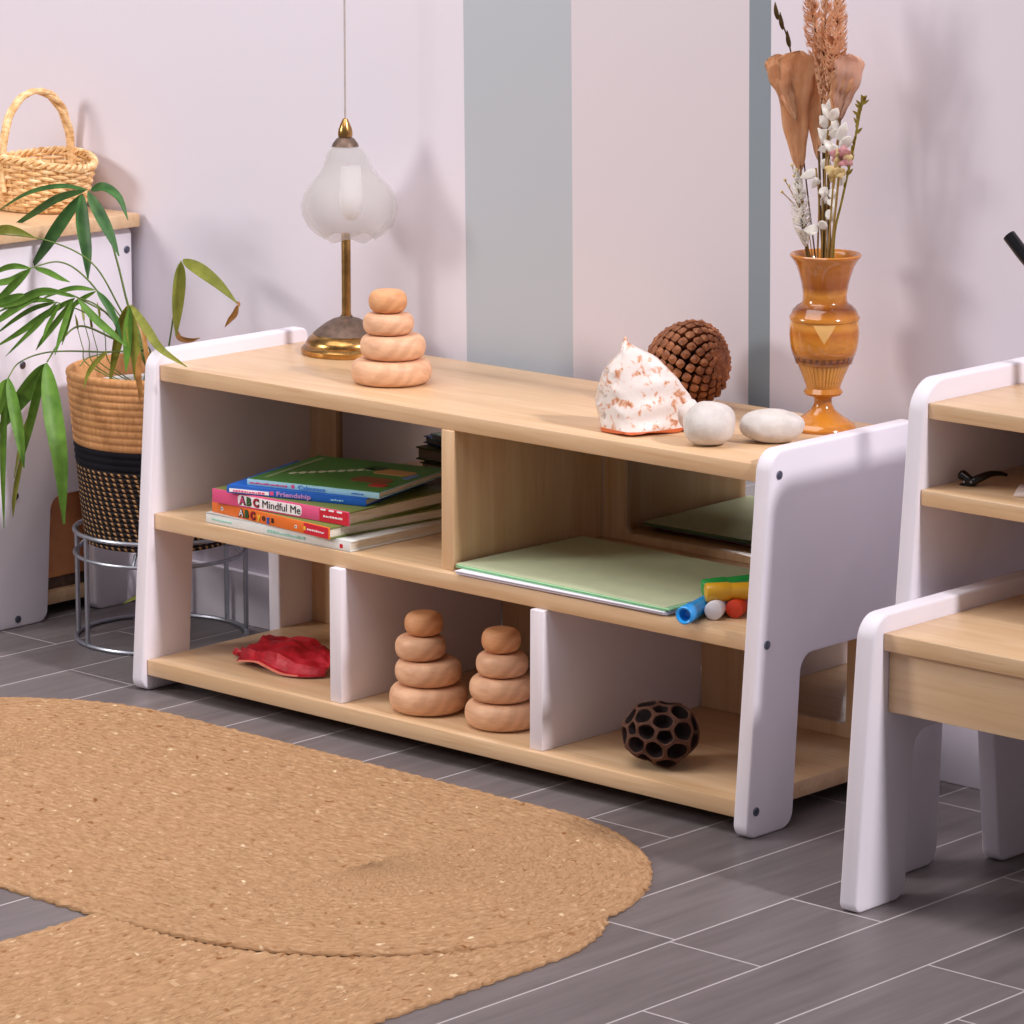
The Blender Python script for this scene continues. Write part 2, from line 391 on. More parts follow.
def rug(name, a, b, R, label, lift=None, th=.006, row=.0118, sub=4):
    ab = (b-a); L = ab.length; d = ab.normalized(); nrm = Vector((-d.y, d.x))
    ns, na = int(L/.007), 110
    bm = bmesh.new(); uvl = bm.loops.layers.uv.new('UVMap'); rings = []
    nrow = int(R/row); rows = [R-.0001]+[R-row*(k+(j/sub)) for k in range(nrow) for j in range(sub)]
    rows = rows[1:]+[R-row*nrow]
    def pos(i, r):
        if i < ns: return a+d*(L*i/ns)-nrm*r, L*i/ns
        i -= ns
        if i < na: th_ = -PI/2+PI*i/na; return b+(d*math.cos(th_)+nrm*math.sin(th_))*r, L+PI*R*i/na
        i -= na
        if i < ns: return b-d*(L*i/ns)+nrm*r, L+PI*R+L*i/ns
        i -= ns
        th_ = PI/2+PI*i/na; return a+(d*math.cos(th_)+nrm*math.sin(th_))*r, 2*L+PI*R+PI*R*i/na
    tot = 2*(ns+na); data = []
    for ri, r in enumerate(rows):
        ring = []
        k = (R-r)/row; ph = k-math.floor(k)
        for i in range(tot):
            rr = r; p, s = pos(i, r)
            br = math.sin(2*PI*s/.020+math.floor(k)*1.7+ph*3.2)
            jit = noise.noise(Vector((p.x*60, p.y*60, 0)))+.8*noise.noise(Vector((p.x*170, p.y*170, 4)))
            z = th*(.62+.28*math.sqrt(max(0, math.sin(PI*ph)))+.14*br*math.sin(PI*ph)+.14*jit)
            if ri == 0: rr = r+.0022*jit+.0018*br; p, s = pos(i, rr); z = th*.45
            z0 = 0
            if lift:
                q = stad(p, *lift); z0 = .0052*(lambda k_: k_*k_*(3-2*k_))(max(0, min(1, .3-q/.20)))
            ring.append(bm.verts.new((p.x, p.y, z+z0))); 
        rings.append(ring); data.append(r)
    base = [bm.verts.new((v.co.x, v.co.y, max(0.0004, v.co.z-th*.42))) for v in rings[0]]
    perim = [pos(i, R)[1] for i in range(tot)]
    def quad(A, B, i, va, vb):
        j = (i+1) % tot
        f = bm.faces.new((A[i], A[j], B[j], B[i])); u1 = perim[j] if j else perim[-1]+.007
        for l, uv in zip(f.loops, ((perim[i], va), (u1, va), (u1, vb), (perim[i], vb))): l[uvl].uv = uv
    for i in range(tot): quad(base, rings[0], i, R+.004, R)
    for k in range(len(rings)-1):
        for i in range(tot): quad(rings[k], rings[k+1], i, data[k], data[k+1])
    # close the middle seam
    C = rings[-1]; r = data[-1]
    if r > 1e-4:
        cen = bm.verts.new((b.x, b.y, C[ns].co.z))
        mid = {}
        def mv(i):
            if i < ns: t = i/ns
            elif i < ns+na: t = 1
            elif i < 2*ns+na: t = 1-(i-ns-na)/ns
            else: t = 0
            key = round(t*ns)
            if key not in mid:
                p = a+d*(L*key/ns); z0 = 0
                if lift: z0 = .0052*(lambda k_: k_*k_*(3-2*k_))(max(0, min(1, .3-stad(p, *lift)/.20)))
                mid[key] = bm.verts.new((p.x, p.y, th*.97+z0))
            return mid[key]
        bm.verts.remove(cen)
        for i in range(tot):
            j = (i+1) % tot; A, B = mv(i), mv(j)
            vs = [C[i], C[j], B] + ([A] if A is not B else [])
            f = bm.faces.new(vs)
            for l in f.loops: l[uvl].uv = (perim[i], 0)
    # stray fibres and knots standing up along the braid edge
    bmesh.ops.recalc_face_normals(bm, faces=bm.faces[:])
    o = obj(name, bm, jute, org=(b.x, b.y, 0), angle=180)
    return tag(o, label, 'rug')
rug('jute_rug', R2[0], R2[1], R2[2], 'jute rug lying underneath, running out of the bottom of the picture')
rug('jute_rug', Vector((.125, -.165)), Vector((.783, -.165)), .3195, 'large oval braided jute rug lying on top in front of the shelf', lift=R2)

# ------------------------------------------------------------------ stacking towers: every puck is a thing
def puck(cx, cy, z, r, h, mat, label, tilt=(0, 0)):
    e = h/2; prof = [(0, 0)]; n = 12
    for i in range(n+1):
        t = -PI/2+PI*i/n; c_, s_ = math.cos(t), math.sin(t)
        prof.append((r-e*.92+e*.92*abs(c_)**.85*(1 if c_ >= 0 else -1) if r > e*.92 else r*abs(c_), e+e*math.copysign(abs(s_)**.85, s_)))
    prof.append((0, h))
    bm = lathe(prof, (0, 0, 0), 56)
    bm.transform(Matrix.Rotation(tilt[0], 4, 'X') @ Matrix.Rotation(tilt[1], 4, 'Y') @ Matrix.Rotation(random.uniform(0, 6), 4, 'Z'))
    o = obj('wooden_puck', bm, mat, angle=180); o.location = (cx, cy, z)
    return tag(o, label, 'stacking toy', 'turned wooden pucks stacked into three towers')
def tower(px, py, z, spec, where):
    b = at(px, py, 2, z); zz = z+.0003
    for (dpx, r, h, mat), pos in zip(spec, ('largest, bottom wooden puck of', 'second wooden puck from the bottom of', 'third wooden puck from the bottom of', 'smallest, topmost wooden puck of')):
        q = b+_r*dpx; puck(q.x, q.y, zz, r, h, mat, f'{pos} {where}'); zz += h+.0004
tower(391.5, 382.5, HT, [(0, .0515, .0310, puck_pale), (.0020, .0420, .0310, puck_pale), (-.0035, .0325, .0268, puck_pale), (-.0042, .0246, .0290, puck_orange)],
      'the tower beside the lamp')
tower(428.5, 709.5, HB, [(0, .0492, .0345, puck_pale), (.0000, .0422, .0310, puck_pale), (-.0098, .0320, .0298, puck_pale), (-.0056, .0244, .0290, puck_orange)],
      'the left tower in the middle bay')
tower(503.5, 725.0, HB, [(0, .0480, .0330, puck_pale), (-.0020, .0405, .0300, puck_pale), (-.0018, .0325, .0290, puck_pale), (-.0030, .0245, .0295, puck_orange)],
      'the right tower in the middle bay')

# ------------------------------------------------------------------ lamp
lb = at(344.5, 352, 1, .486); lb = Vector((lb.x, .490, HT+.0004))
lamp = thing('table_lamp', lb, 'brass lamp with frosted glass bell shade on the left end of the shelf', 'lamp')
L0 = lambda r, z: (r, z)
obj('lamp_base', lathe([(0, 0), (.0590, 0), (.0605, .003), (.0605, .007), (.0575, .010), (.0545, .0115), (.0545, .014), (.0520, .019), (.0480, .023), (.0455, .0245), (.0452, .0262), (0, .0262)], lb), brass, lamp, label='polished brass lamp foot')
obj('base_dome', lathe([(.0450, .0260), (.0385, .0320), (.028, .0400), (.018, .0455), (.0085, .0480), (.0080, .0500), (0, .0500)], lb), dark_brass, lamp, label='dark bronze dome of the lamp foot')
zs = .153
obj('stem', lathe([(0, .048), (.0070, .048), (.0062, .055), (.0062, .156), (.0050, .160), (0, .160)], lb, 20), brass, lamp)
sm = M('frosted_glass', .35, .4)
sm.col((222, 219, 218)); sm.b.inputs['Roughness'].default_value = .5
tr = sm.node('ShaderNodeBsdfTransparent'); tl = sm.node('ShaderNodeBsdfTranslucent'); tl.inputs['Color'].default_value = lin((216, 213, 211))
mx1 = sm.node('ShaderNodeMixShader'); mx1.inputs[0].default_value = .45; sm.link(sm.b.outputs[0], mx1.inputs[1]); sm.link(tl.outputs[0], mx1.inputs[2])
mx2 = sm.node('ShaderNodeMixShader'); mx2.inputs[0].default_value = .68; sm.link(mx1.outputs[0], mx2.inputs[1]); sm.link(tr.outputs[0], mx2.inputs[2])
sm.link(mx2.outputs[0], sm.n['Material Output'].inputs['Surface'])
bm = bmesh.new(); prof = [(.016, .277), (.0215, .271), (.026, .264), (.0300, .254), (.0345, .244), (.0420, .234), (.0530, .223), (.0610, .210), (.0640, .196), (.0625, .183), (.0560, .170), (.0460, .160), (.034, .153)]
bm.free(); bm = lathe(prof[::-1], lb, 72)
for v in bm.verts:
    d = v.co-lb; a = math.atan2(d.y, d.x); t = max(0, min(1, (.232-d.z)/.06))
    k = 1+.014*t*math.cos(5*a+1.0); v.co.x = lb.x+d.x*k; v.co.y = lb.y+d.y*k
    v.co.z -= .003*t*t*math.cos(5*a+1.0)
o = obj('lamp_shade', bm, sm.m, lamp, angle=180, label='frosted glass bell shade')
for v in o.data.vertices: k = max(0, min(1, (.275-v.co.z)/.06)); v.co.x += _r.x*.005*k; v.co.y += _r.y*.005*k
so = o.modifiers.new('thickness', 'SOLIDIFY'); so.thickness = .0022
obj('bulb', lathe([(0, .176), (.007, .179), (.0130, .189), (.0152, .201), (.0156, .212), (.0140, .224), (.0130, .248), (0, .250)], lb+Vector((_r.x, _r.y, 0))*.007, 28), plain('bulb_white', (250, 248, 252), .3, .5, var=.01), lamp, label='white bulb inside the shade')
obj('shade_cap', lathe([(.0180, .2745), (.0165, .2785), (.0120, .2845), (.0085, .2865), (.0088, .290), (.0080, .295), (.0060, .300), (.0030, .309), (.0020, .311), (0, .311)], lb, 28), [dark_brass], lamp, label='dark brass cap of the shade')
obj('cap_finial', lathe([(.0094, .2875), (.0098, .292), (.0088, .298), (.0060, .305), (.0030, .311), (0, .312)], lb, 28), brass, lamp)
obj('cord', tube([lb+Vector((0, 0, .309)), lb+Vector((0, 0, .9)), lb+Vector((0, 0, 1.6))], .0013, 8), plain('cord_taupe', (176, 166, 162), .6, .3), lamp, label='thin taupe cord rising from the cap')

# ------------------------------------------------------------------ vase and dried flowers
vb = at(822.5, 429.0, 2, HT); vb = Vector((vb.x, vb.y, HT+.0004))
vm = M('caramel_glaze', .16, .5); vm.b.inputs['Coat Weight'].default_value = .5; vm.b.inputs['Coat Roughness'].default_value = .08
tc = vm.node('ShaderNodeTexCoord'); sp = vm.node('ShaderNodeSeparateXYZ'); vm.link(tc.outputs['Object'], sp.inputs[0])
zn = vm.math('ADD', vm.math('DIVIDE', sp.outputs['Z'], .21), vm.math('MULTIPLY', vm.math('SUBTRACT', vm.noise(vm.coord(), 30, 3), .5), .035))
A, B_, C_, D_ = (184, 112, 32), (152, 80, 20), (206, 138, 54), (112, 54, 16)
cz = vm.ramp(zn, [(0, (206, 132, 44)), (.2, A), (.28, C_), (.36, (204, 140, 56)), (.40, D_), (.44, A), (.5, (206, 134, 42)), (.57, (186, 108, 26)), (.60, C_), (.66, A), (.70, D_), (.74, A), (.78, C_), (.82, B_), (.90, (180, 106, 34)), (.97, (196, 122, 44))])
ang = vm.math('ARCTAN2', sp.outputs['Y'], sp.outputs['X'])
bead = vm.math('MULTIPLY', vm.math('GREATER_THAN', vm.math('SINE', vm.math('MULTIPLY', ang, 26)), .1), vm.math('COMPARE', sp.outputs['Z'], .0860, .0026))
fl_ = vm.math('MULTIPLY', vm.math('GREATER_THAN', vm.math('SINE', vm.math('MULTIPLY', ang, 40)), .2), vm.math('COMPARE', sp.outputs['Z'], .066, .0125))
# fan-shaped carved motif round the shoulder: pale triangles
ta = vm.math('ABSOLUTE', vm.math('SUBTRACT', vm.math('FRACT', vm.math('ADD', vm.math('MULTIPLY', ang, 4/(2*PI)), 1.08)), .5))
tri = vm.math('MULTIPLY', vm.math('LESS_THAN', ta, vm.math('MULTIPLY', vm.math('SUBTRACT', sp.outputs['Z'], .108), 9.5)), vm.math('COMPARE', sp.outputs['Z'], .1190, .0115))
cz = vm.mix(vm.ramp(vm.noise(vm.coord(scale=(1, 1, 2.2)), 44, 4, .6, .5), [(.48, (0, 0, 0)), (.78, (170, 170, 170))]), cz, lin((122, 60, 16)))
c = vm.mix(vm.math('MULTIPLY', tri, .75), cz, lin((232, 186, 118)))
c = vm.mix(vm.math('MULTIPLY', bead, .8), c, lin((92, 44, 14))); c = vm.mix(vm.math('MULTIPLY', fl_, .35), c, lin((228, 176, 100)))
vm.col(c)
vbp = vm.math('ADD', vm.math('MULTIPLY', vm.math('SINE', vm.math('MULTIPLY', ang, 40)), vm.math('COMPARE', sp.outputs['Z'], .066, .0125)), vm.math('MULTIPLY', vm.math('SINE', vm.math('MULTIPLY', ang, 26)), vm.math('COMPARE', sp.outputs['Z'], .0860, .003)))
vm.bump(vbp, .5, .0012)
prof = [(0, .001), (.036, 0), (.0375, .003), (.036, .0065), (.030, .011), (.022, .0165), (.0135, .024), (.0100, .031), (.0098, .037), (.0120, .0405), (.0205, .0425), (.0222, .0455), (.0205, .0485), (.0190, .051), (.0205, .056), (.0240, .066), (.0282, .0765), (.0300, .0808), (.0318, .0812), (.0330, .086), (.0340, .0905), (.0352, .0912), (.0372, .099), (.0386, .108), (.0392, .118), (.0389, .127), (.0378, .1335), (.0392, .1345), (.0395, .1375), (.0378, .1395), (.0355, .146), (.0305, .1515), (.0268, .1535), (.0250, .1565), (.0246, .162), (.0252, .169), (.0266, .178), (.0290, .188), (.0325, .199), (.0368, .207), (.0392, .2095), (.0402, .2125), (.0390, .2140), (.0362, .2128), (.0325, .206), (.0270, .192), (.0225, .178), (.0205, .160), (.0205, .150), (.030, .13), (.033, .11), (.025, .075), (0, .06)]
prof = [(r*1.06, z*.985) for r, z in prof]
vase = thing('ceramic_vase', vb, 'glossy caramel brown pedestal vase at the right end of the shelf top', 'vase')
obj('vase_body', lathe(prof, vb, 64), vm.m, vase, angle=50)
VM = vb+Vector((0, 0, .2))      # mouth
VY = vb.y
def vp(px, py, dy=0.0): return at(px, py, 1, VY+dy)
def fuzzy(name, a, b, sc=(60, 60, 20)):
    m_ = M(name, .9, .1); f = m_.noise(m_.coord(scale=sc), 3.5, 4, .6, .8); m_.col(m_.ramp(f, [(.3, a), (.7, b)])); m_.bump(f, .3, .002)
    tl_ = m_.node('ShaderNodeBsdfTranslucent'); tl_.inputs['Color'].default_value = lin(b); mx = m_.node('ShaderNodeMixShader'); mx.inputs[0].default_value = .5
    m_.link(m_.b.outputs[0], mx.inputs[1]); m_.link(tl_.outputs[0], mx.inputs[2]); m_.link(mx.outputs[0], m_.n['Material Output'].inputs['Surface']); return m_.m
tan_fib = fuzzy('tan_dried_leaf', (220, 168, 128), (244, 204, 166)); pale_fib = fuzzy('peach_dried_leaf', (232, 186, 160), (246, 214, 196))
stem_dry = fuzzy('dry_stem', (150, 122, 70), (196, 166, 104)); stem_dk = fuzzy('dark_stem', (84, 66, 44), (128, 104, 66)); cream = fuzzy('cream_petal', (246, 242, 234), (254, 253, 250))
plume_m = fuzzy('tan_plume', (222, 178, 140), (248, 216, 186), (90, 90, 60)); rose_m = fuzzy('dried_rose_petal', (190, 110, 136), (236, 200, 196)); yel_m = fuzzy('cream_yellow_petal', (224, 200, 140), (244, 230, 190)); olive = fuzzy('olive_seed', (120, 116, 50), (190, 170, 90))
def root(dx=0, dy=0): return VM+_r*dx+Vector((0, dy, -.06))
def blade(pts, width, mat, thick=.004, parent=None, name='leaf_blade', dy=0.0, bulge=.3, powr=.55):
    """cupped dried leaf blade with soft thickness; pts run from its base to its tip"""
    P = smoothpath(pts, 8); n = len(P); K = 9; bm = bmesh.new(); F = []
    for side in (1, -1):
        rows = []
        for i, p in enumerate(P):
            t = i/(n-1); tg = (P[min(i+1, n-1)]-P[max(i-1, 0)]).normalized(); v = (CAM-p).normalized(); s = tg.cross(v).normalized(); nn = s.cross(tg)
            w_ = width*.5*max(.06, min(1, (t*1.15)**powr)*(1 if t < .82 else math.sqrt(max(.02, 1-((t-.82)/.18)**2))))
            row = []
            for k in range(K):
                q = (k/(K-1))*2-1; rip = .0016*math.sin(q*14+t*3)+.0015*noise.noise(p*90+s*q*2)
                row.append(bm.verts.new(p+s*w_*q*(1+.05*math.sin(t*23))+nn*(-w_*bulge*(1-q*q)+rip+side*thick*.5*math.sqrt(max(0, 1-q*q*.98)))))
            rows.append(row)
        for a, b in zip(rows, rows[1:]):
            for k in range(K-1): bm.faces.new((a[k], a[k+1], b[k+1], b[k]) if side > 0 else (a[k+1], a[k], b[k], b[k+1]))
        F.append(rows)
    bmesh.ops.remove_doubles(bm, verts=bm.verts[:], dist=.0012); bmesh.ops.recalc_face_normals(bm, faces=bm.faces[:])
    return obj(name, bm, mat, parent, angle=180)
def dried(name, label, cat='dried flower'): return thing(name, VM, label, cat, 'dried stems arranged in the brown vase')
# two large palm spear leaves
t = dried('dried_palm_leaf', 'broad tan dried palm leaf on the left of the vase bouquet', 'dried leaf')
obj('stem', tube(smoothpath([root(-.004, .004), vp(806, 240, .0), vp(800, 165, -.004)], 6), .0016), stem_dry, t)
blade([vp(800, 172, -.004), vp(797, 140, -.006), vp(795, 105, -.010), vp(797, 75, -.014), vp(802, 52, -.016)], .050, tan_fib, .006, t)
blade([vp(796, 120, -.012), vp(787, 95, -.016), vp(780, 76, -.02), vp(777, 54, -.02)], .032, tan_fib, .005, t)
t = dried('dried_palm_leaf', 'peach dried palm leaf on the right of the vase bouquet', 'dried leaf')
obj('stem', tube(smoothpath([root(.004, .0), vp(829, 235, .004), vp(836, 160, .0), vp(840, 118, -.004)], 6), .0016), stem_dry, t)
blade([vp(838, 122, -.004), vp(842, 100, -.008), vp(848, 78, -.012), vp(850, 54, -.014)], .036, pale_fib, .005, t)
blade([vp(836, 118, -.006), vp(838, 98, -.010), vp(843, 82, -.014), vp(845, 70, -.010)], .034, tan_fib, .005, t)
t = dried('dried_palm_leaf', 'narrow tan dried leaf in the middle of the vase bouquet', 'dried leaf')
obj('stem', tube(smoothpath([root(.0, .010), vp(822, 240, .012), vp(819, 150, .012)], 6), .0015), stem_dk, t)
blade([vp(818, 160, .012), vp(816, 130, .010), vp(815, 100, .008), vp(817, 64, .008)], .026, tan_fib, .004, t)
# feathery plumes
def plume(label, base, path, r, mat=plume_m, nb=170, ln=.016):
    t = dried('dried_grass_plume', label, 'dried grass')
    P = smoothpath([base]+path, 8); obj('stem', tube(P, lambda q: .0015*(1-.5*q)), stem_dk, t)
    bm = bmesh.new(); H = smoothpath(path, 10); n = len(H)
    for k in range(nb):
        q = random.random(); i = min(n-2, int(q*(n-1))); p = H[i].lerp(H[i+1], q*(n-1)-i); tg = (H[i+1]-H[i]).normalized()
        d = Vector((random.gauss(0, 1), random.gauss(0, 1), random.gauss(0, .4))); d = (d-tg*d.dot(tg)).normalized()
        env = max(.25, math.sin(PI*min(1, q*.9+.1))); tip = p+tg*ln*.75+d*r*env; s = tg.cross(d)  .normalized()*.0024; md = p.lerp(tip, .5)+d*r*.25*env
        v = [bm.verts.new(p-s*.3), bm.verts.new(p+s*.3), bm.verts.new(md+s), bm.verts.new(md-s), bm.verts.new(tip), bm.verts.new(md+tg*.0012+d*.0016)]
        bm.faces.new((v[0], v[1], v[2], v[3])); bm.faces.new((v[3], v[2], v[4])); bm.faces.new((v[1], v[0], v[5])); bm.faces.new((v[2], v[5], v[4])); bm.faces.new((v[5], v[3], v[4]))
    obj('plume', bm, mat, t, smooth=False)
plume('tan grass plume leaning left at the top of the bouquet', root(-.002, .0), [vp(825, 96, .006), vp(816, 35, .006), vp(808, -12, .006)], .0150, nb=330)
plume('tall central tan grass plume reaching past the top edge', root(.001, .004), [vp(822, 100, .0), vp(824, 50, .0), vp(827, -16, .0)], .0130, nb=280)
plume('tan grass plume at the right of the top of the bouquet', root(.005, -.002), [vp(830, 92, -.004), vp(835, 45, -.006), vp(841, -14, -.008)], .0155, nb=380)
plume('pale peach grass plume behind the peach palm leaf', root(.005, .006), [vp(828, 130, .008), vp(832, 80, .010), vp(840, 34, .012)], .016, nb=240)
plume('wispy cream grass low on the left side of the bouquet', root(-.010, -.006), [vp(806, 248, -.006), vp(801, 215, -.010), vp(797, 175, -.012)], .013, cream, 220, .012)
# thin twig
t = dried('dried_twig', 'thin brown twig at the far left top of the bouquet', 'dried twig')
obj('stem', tube(smoothpath([root(-.008, .008), vp(806, 180, .012), vp(795, 80, .012), vp(788, 40, .012), vp(778, 14, .012)], 8), .0009), stem_dk, t)
bm = merge(*[leaf([vp(a, b, .011), vp(a-2, b-9, .010), vp(a-3, b-18, .011)], .0055) for a, b in ((790, 48), (783, 30), (778, 20))])
obj('bud_leaf', bm, stem_dk, t)
# white leaves and petals on a sprig
def sprig(label, stem_pts, petals, mat, pw):
    t = dried('dried_flower_sprig', label)
    obj('stem', tube(smoothpath(stem_pts, 8), .0011), stem_dry, t)
    for (x, y, x2, y2) in petals:
        d = random.uniform(-.016, -.002)
        obj('petal', leaf([vp(x, y, d), vp((x+x2)/2+1, (y+y2)/2-1, d-.002), vp(x2, y2, d-.001)], pw*random.uniform(.7, 1.0), fold=random.uniform(-.3, .3), rnd=random.uniform(-.5, .5)), mat, t, angle=180)
sprig('white papery leaf sprig in the middle of the bouquet', [root(.0, -.008), vp(822, 235, -.006), vp(824, 190, -.01), vp(828, 130, -.012)],
      [(826, 145, 818, 128), (828, 140, 836, 122), (838, 140, 846, 122), (826, 128, 820, 116), (832, 152, 824, 140), (842, 148, 850, 136), (836, 132, 832, 118)], cream, .014)
sprig('white papery leaf sprig low on the left of the bouquet', [root(-.004, -.010), vp(818, 240, -.012), vp(819, 200, -.014), vp(816, 168, -.014)],
      [(817, 172, 800, 178), (818, 178, 812, 188), (821, 188, 824, 198), (828, 200, 836, 210), (818, 232, 804, 230), (820, 228, 826, 222), (822, 168, 830, 160), (836, 184, 846, 178)], cream, .0135)
sprig('cream and pale yellow flower below the pink rose', [root(.004, -.010), vp(830, 225, -.014), vp(834, 175, -.018)],
      [(834, 176, 825, 167), (835, 176, 836, 165), (836, 177, 845, 169), (833, 178, 830, 182), (836, 172, 842, 178), (834, 172, 828, 176)], yel_m, .016)
sprig('loose white papery petals between the palm leaves of the bouquet', [root(.002, -.004), vp(826, 230, -.004), vp(828, 170, -.006), vp(830, 108, -.008)],
      [(829, 118, 822, 104), (830, 120, 838, 108), (829, 138, 820, 130), (830, 136, 840, 130), (828, 150, 818, 150), (830, 152, 838, 146), (829, 112, 830, 98), (827, 196, 818, 206), (828, 192, 838, 198), (826, 212, 834, 222)], cream, .013)
t = dried('dried_rose', 'pink and cream dried rose at the middle right of the bouquet')
obj('stem', tube(smoothpath([root(.006, -.008), vp(834, 225, -.012), vp(840, 165, -.014)], 8), .0014), stem_dry, t)
for k in range(9):
    a = 2*PI*k/9; rr = 8.5+2.5*(k % 2); cx, cy = 842, 157
    obj('petal', leaf([vp(cx, cy+3, -.02), vp(cx+rr*.6*math.cos(a), cy+rr*.6*math.sin(a), -.026), vp(cx+rr*1.3*math.cos(a), cy+rr*1.1*math.sin(a), -.024+.004*math.sin(3*a))], .0125, fold=-.35, rnd=random.uniform(-.4, .4)), rose_m if k % 3 else yel_m, t, angle=180)
t = dried('dried_seed_stem', 'olive dried seed stem leaning out to the right of the bouquet', 'dried stem')
Pth = smoothpath([root(.010, .0), vp(834, 240, -.002), vp(842, 200, -.004), vp(853, 150, -.004), vp(860, 112, -.004), vp(865, 96, -.004)], 8)
obj('stem', tube(Pth, .0014), olive, t)
bms = []
for k in range(26):
    p = Pth[int(len(Pth)*(.45+.5*k/26))]; d = Vector((random.uniform(-1, 1), random.uniform(-1, 1), .8)).normalized()
    bms.append(leaf([p, p+d*.005, p+d*.010], .0036))
obj('seed_head', merge(*bms), olive, t)
t = dried('dried_twig', 'fine beige twig with tiny buds at the left beside the wall stripe', 'dried twig')
bms = [tube(smoothpath(q, 6), .0006, 6) for q in ([root(-.008, -.002), vp(810, 240, -.01), vp(798, 205, -.014), vp(785, 180, -.016)], [vp(806, 228, -.012), vp(800, 195, -.012), vp(792, 165, -.014)], [vp(803, 215, -.012), vp(790, 200, -.016), vp(782, 192, -.018)])]
obj('stem', merge(*bms), stem_dry, t)
bms = []
for (x_, y_) in ((785, 180), (792, 165), (782, 192), (794, 176), (789, 186), (797, 170)):
    b = bmesh.new(); bmesh.ops.create_icosphere(b, subdivisions=1, radius=.0022, matrix=Matrix.Translation(vp(x_, y_, -.015))); bms.append(b)
obj('bud', merge(*bms), yel_m, t)

# ------------------------------------------------------------------ stones
def stone(px, py, sx, sy, sz, rot, label, seed):
    b = at(px, py, 2, HT); bm = bmesh.new(); bmesh.ops.create_icosphere(bm, subdivisions=5, radius=1)
    for v in bm.verts:
        n_ = v.co.copy(); k = 1+.09*noise.noise(n_*1.1+Vector((seed, 0, 0)))+.02*noise.noise(n_*3+Vector((seed, 5, 0)))
        e = lambda q: math.copysign(abs(q)**.9, q)
        v.co = Vector((e(n_.x)*sx, e(n_.y)*sy, e(n_.z)*sz))*k
    bm.transform(Matrix.Rotation(rot, 4, 'Z')); z0 = min(v.co.z for v in bm.verts)
    o = obj('pebble', bm, stone_m, angle=180); o.location = (b.x, b.y, HT-z0+.0002)
    return tag(o, label, 'stone')
sm_ = M('white_pebble', .75, .3); f = sm_.noise(sm_.coord(), 30, 6, .7); sm_.col(sm_.ramp(f, [(.3, (192, 184, 178)), (.5, (208, 201, 196)), (.7, (220, 215, 211))])); sm_.bump(sm_.noise(sm_.coord(), 260, 3), .15, .001); stone_m = sm_.m
stone(709, 445, .0300, .0290, .0262, .5, 'rounder white pebble standing in front of the pine cone', 1.3)
stone(771.5, 442, .0375, .0280, .0190, .62, 'flatter white pebble lying beside the vase foot', 4.1)

# ------------------------------------------------------------------ sea shell
sb = at(645, 430, 2, HT); bm = bmesh.new()
shm = M('shell_surface', .4, .4)
pos = shm.coord(); f = shm.noise(pos, 88, 3, .55, .3); f2 = shm.noise(pos, 120, 3)
sp = shm.node('ShaderNodeSeparateXYZ'); tc = shm.node('ShaderNodeTexCoord'); shm.link(tc.outputs['Object'], sp.inputs[0])
c = shm.ramp(f, [(.0, (230, 220, 216)), (.55, (228, 216, 210)), (.62, (214, 160, 128)), (.72, (164, 98, 62))])
low = shm.math('LESS_THAN', sp.outputs['Z'], .006)
lf = shm.math('MULTIPLY', shm.math('GREATER_THAN', shm.math('ADD', shm.math('MULTIPLY', sp.outputs['X'], -14.0), f2), .95), .55)
c = shm.mix(lf, c, shm.ramp(f2, [(.35, (150, 100, 62)), (.5, (236, 214, 190)), (.7, (120, 76, 46))]))
c = shm.mix(low, c, lin((208, 104, 58))); shm.col(c); shm.bump(f2, .25, .002)
# cross sections rise from a rounded triangular footprint to an off-centre apex
NS, NT = 26, 72; rows = []
ux = Vector((_r.x, _r.y, 0)).normalized(); uy = Vector((-ux.y, ux.x, 0))
LFT = [(0, -.053), (.1, -.053), (.32, -.060), (.46, -.0575), (.66, -.051), (.77, -.0417), (.87, -.0310), (1, -.0245)]
RGT = [(0, .044), (.14, .0495), (.30, .0560), (.40, .0530), (.50, .0430), (.61, .0355), (.73, .0230), (.84, .0105), (.91, -.006), (.96, -.016), (1, -.0215)]
def ip(tab, t):
    for (a, x0), (b, x1) in zip(tab, tab[1:]):
        if t <= b: return x0+(x1-x0)*(t-a)/(b-a)
    return tab[-1][1]
for i in range(NS+1):
    t = i/NS; l, r_ = ip(LFT, t), ip(RGT, t); row = []
    for k in range(NT):
        a = 2*PI*k/NT; c_, s_ = math.cos(a), math.sin(a)
        q = abs(c_)**.9*math.copysign(1, c_)
        x_ = (l+r_)/2+(r_-l)/2*q
        dep = (.046*(1-t)**.62+.0015)
        y_ = dep*s_
        if s_ < 0: y_ = -dep*max(0, 1-abs((x_+.018)/(.043 if x_ < -.018 else .080))**1.5)*(.75+.25*abs(s_))-.002   # ridge to the front
        kn = 0
        if c_ < -.25: kn = .0032*max(0, math.sin(t*30+a*1.5))*max(0, math.sin(a*9+t*4))
        if c_ > -.2: kn += .0016*math.sin(t*26)*(1-t)
        d_ = Vector((x_-(l+r_)/2, y_, 0)); dl = d_.length or 1
        p = sb+ux*(x_+d_.x/dl*kn)+uy*(y_+d_.y/dl*kn)
        z_ = .1060*t+.0025*math.sin(5*a+1)*(1-t)*(0 if i == 0 else 1)
        row.append(bm.verts.new((p.x, p.y, HT+.0006+(z_ if i else max(0, .002+.002*math.sin(3*a))))))
    rows.append(row)
for A_, B2 in zip(rows, rows[1:]):
    for k in range(NT): bm.faces.new((A_[k], A_[(k+1) % NT], B2[(k+1) % NT], B2[k]))
bm.faces.new(rows[0][::-1]); bm.faces.new(rows[-1]); bmesh.ops.recalc_face_normals(bm, faces=bm.faces[:])
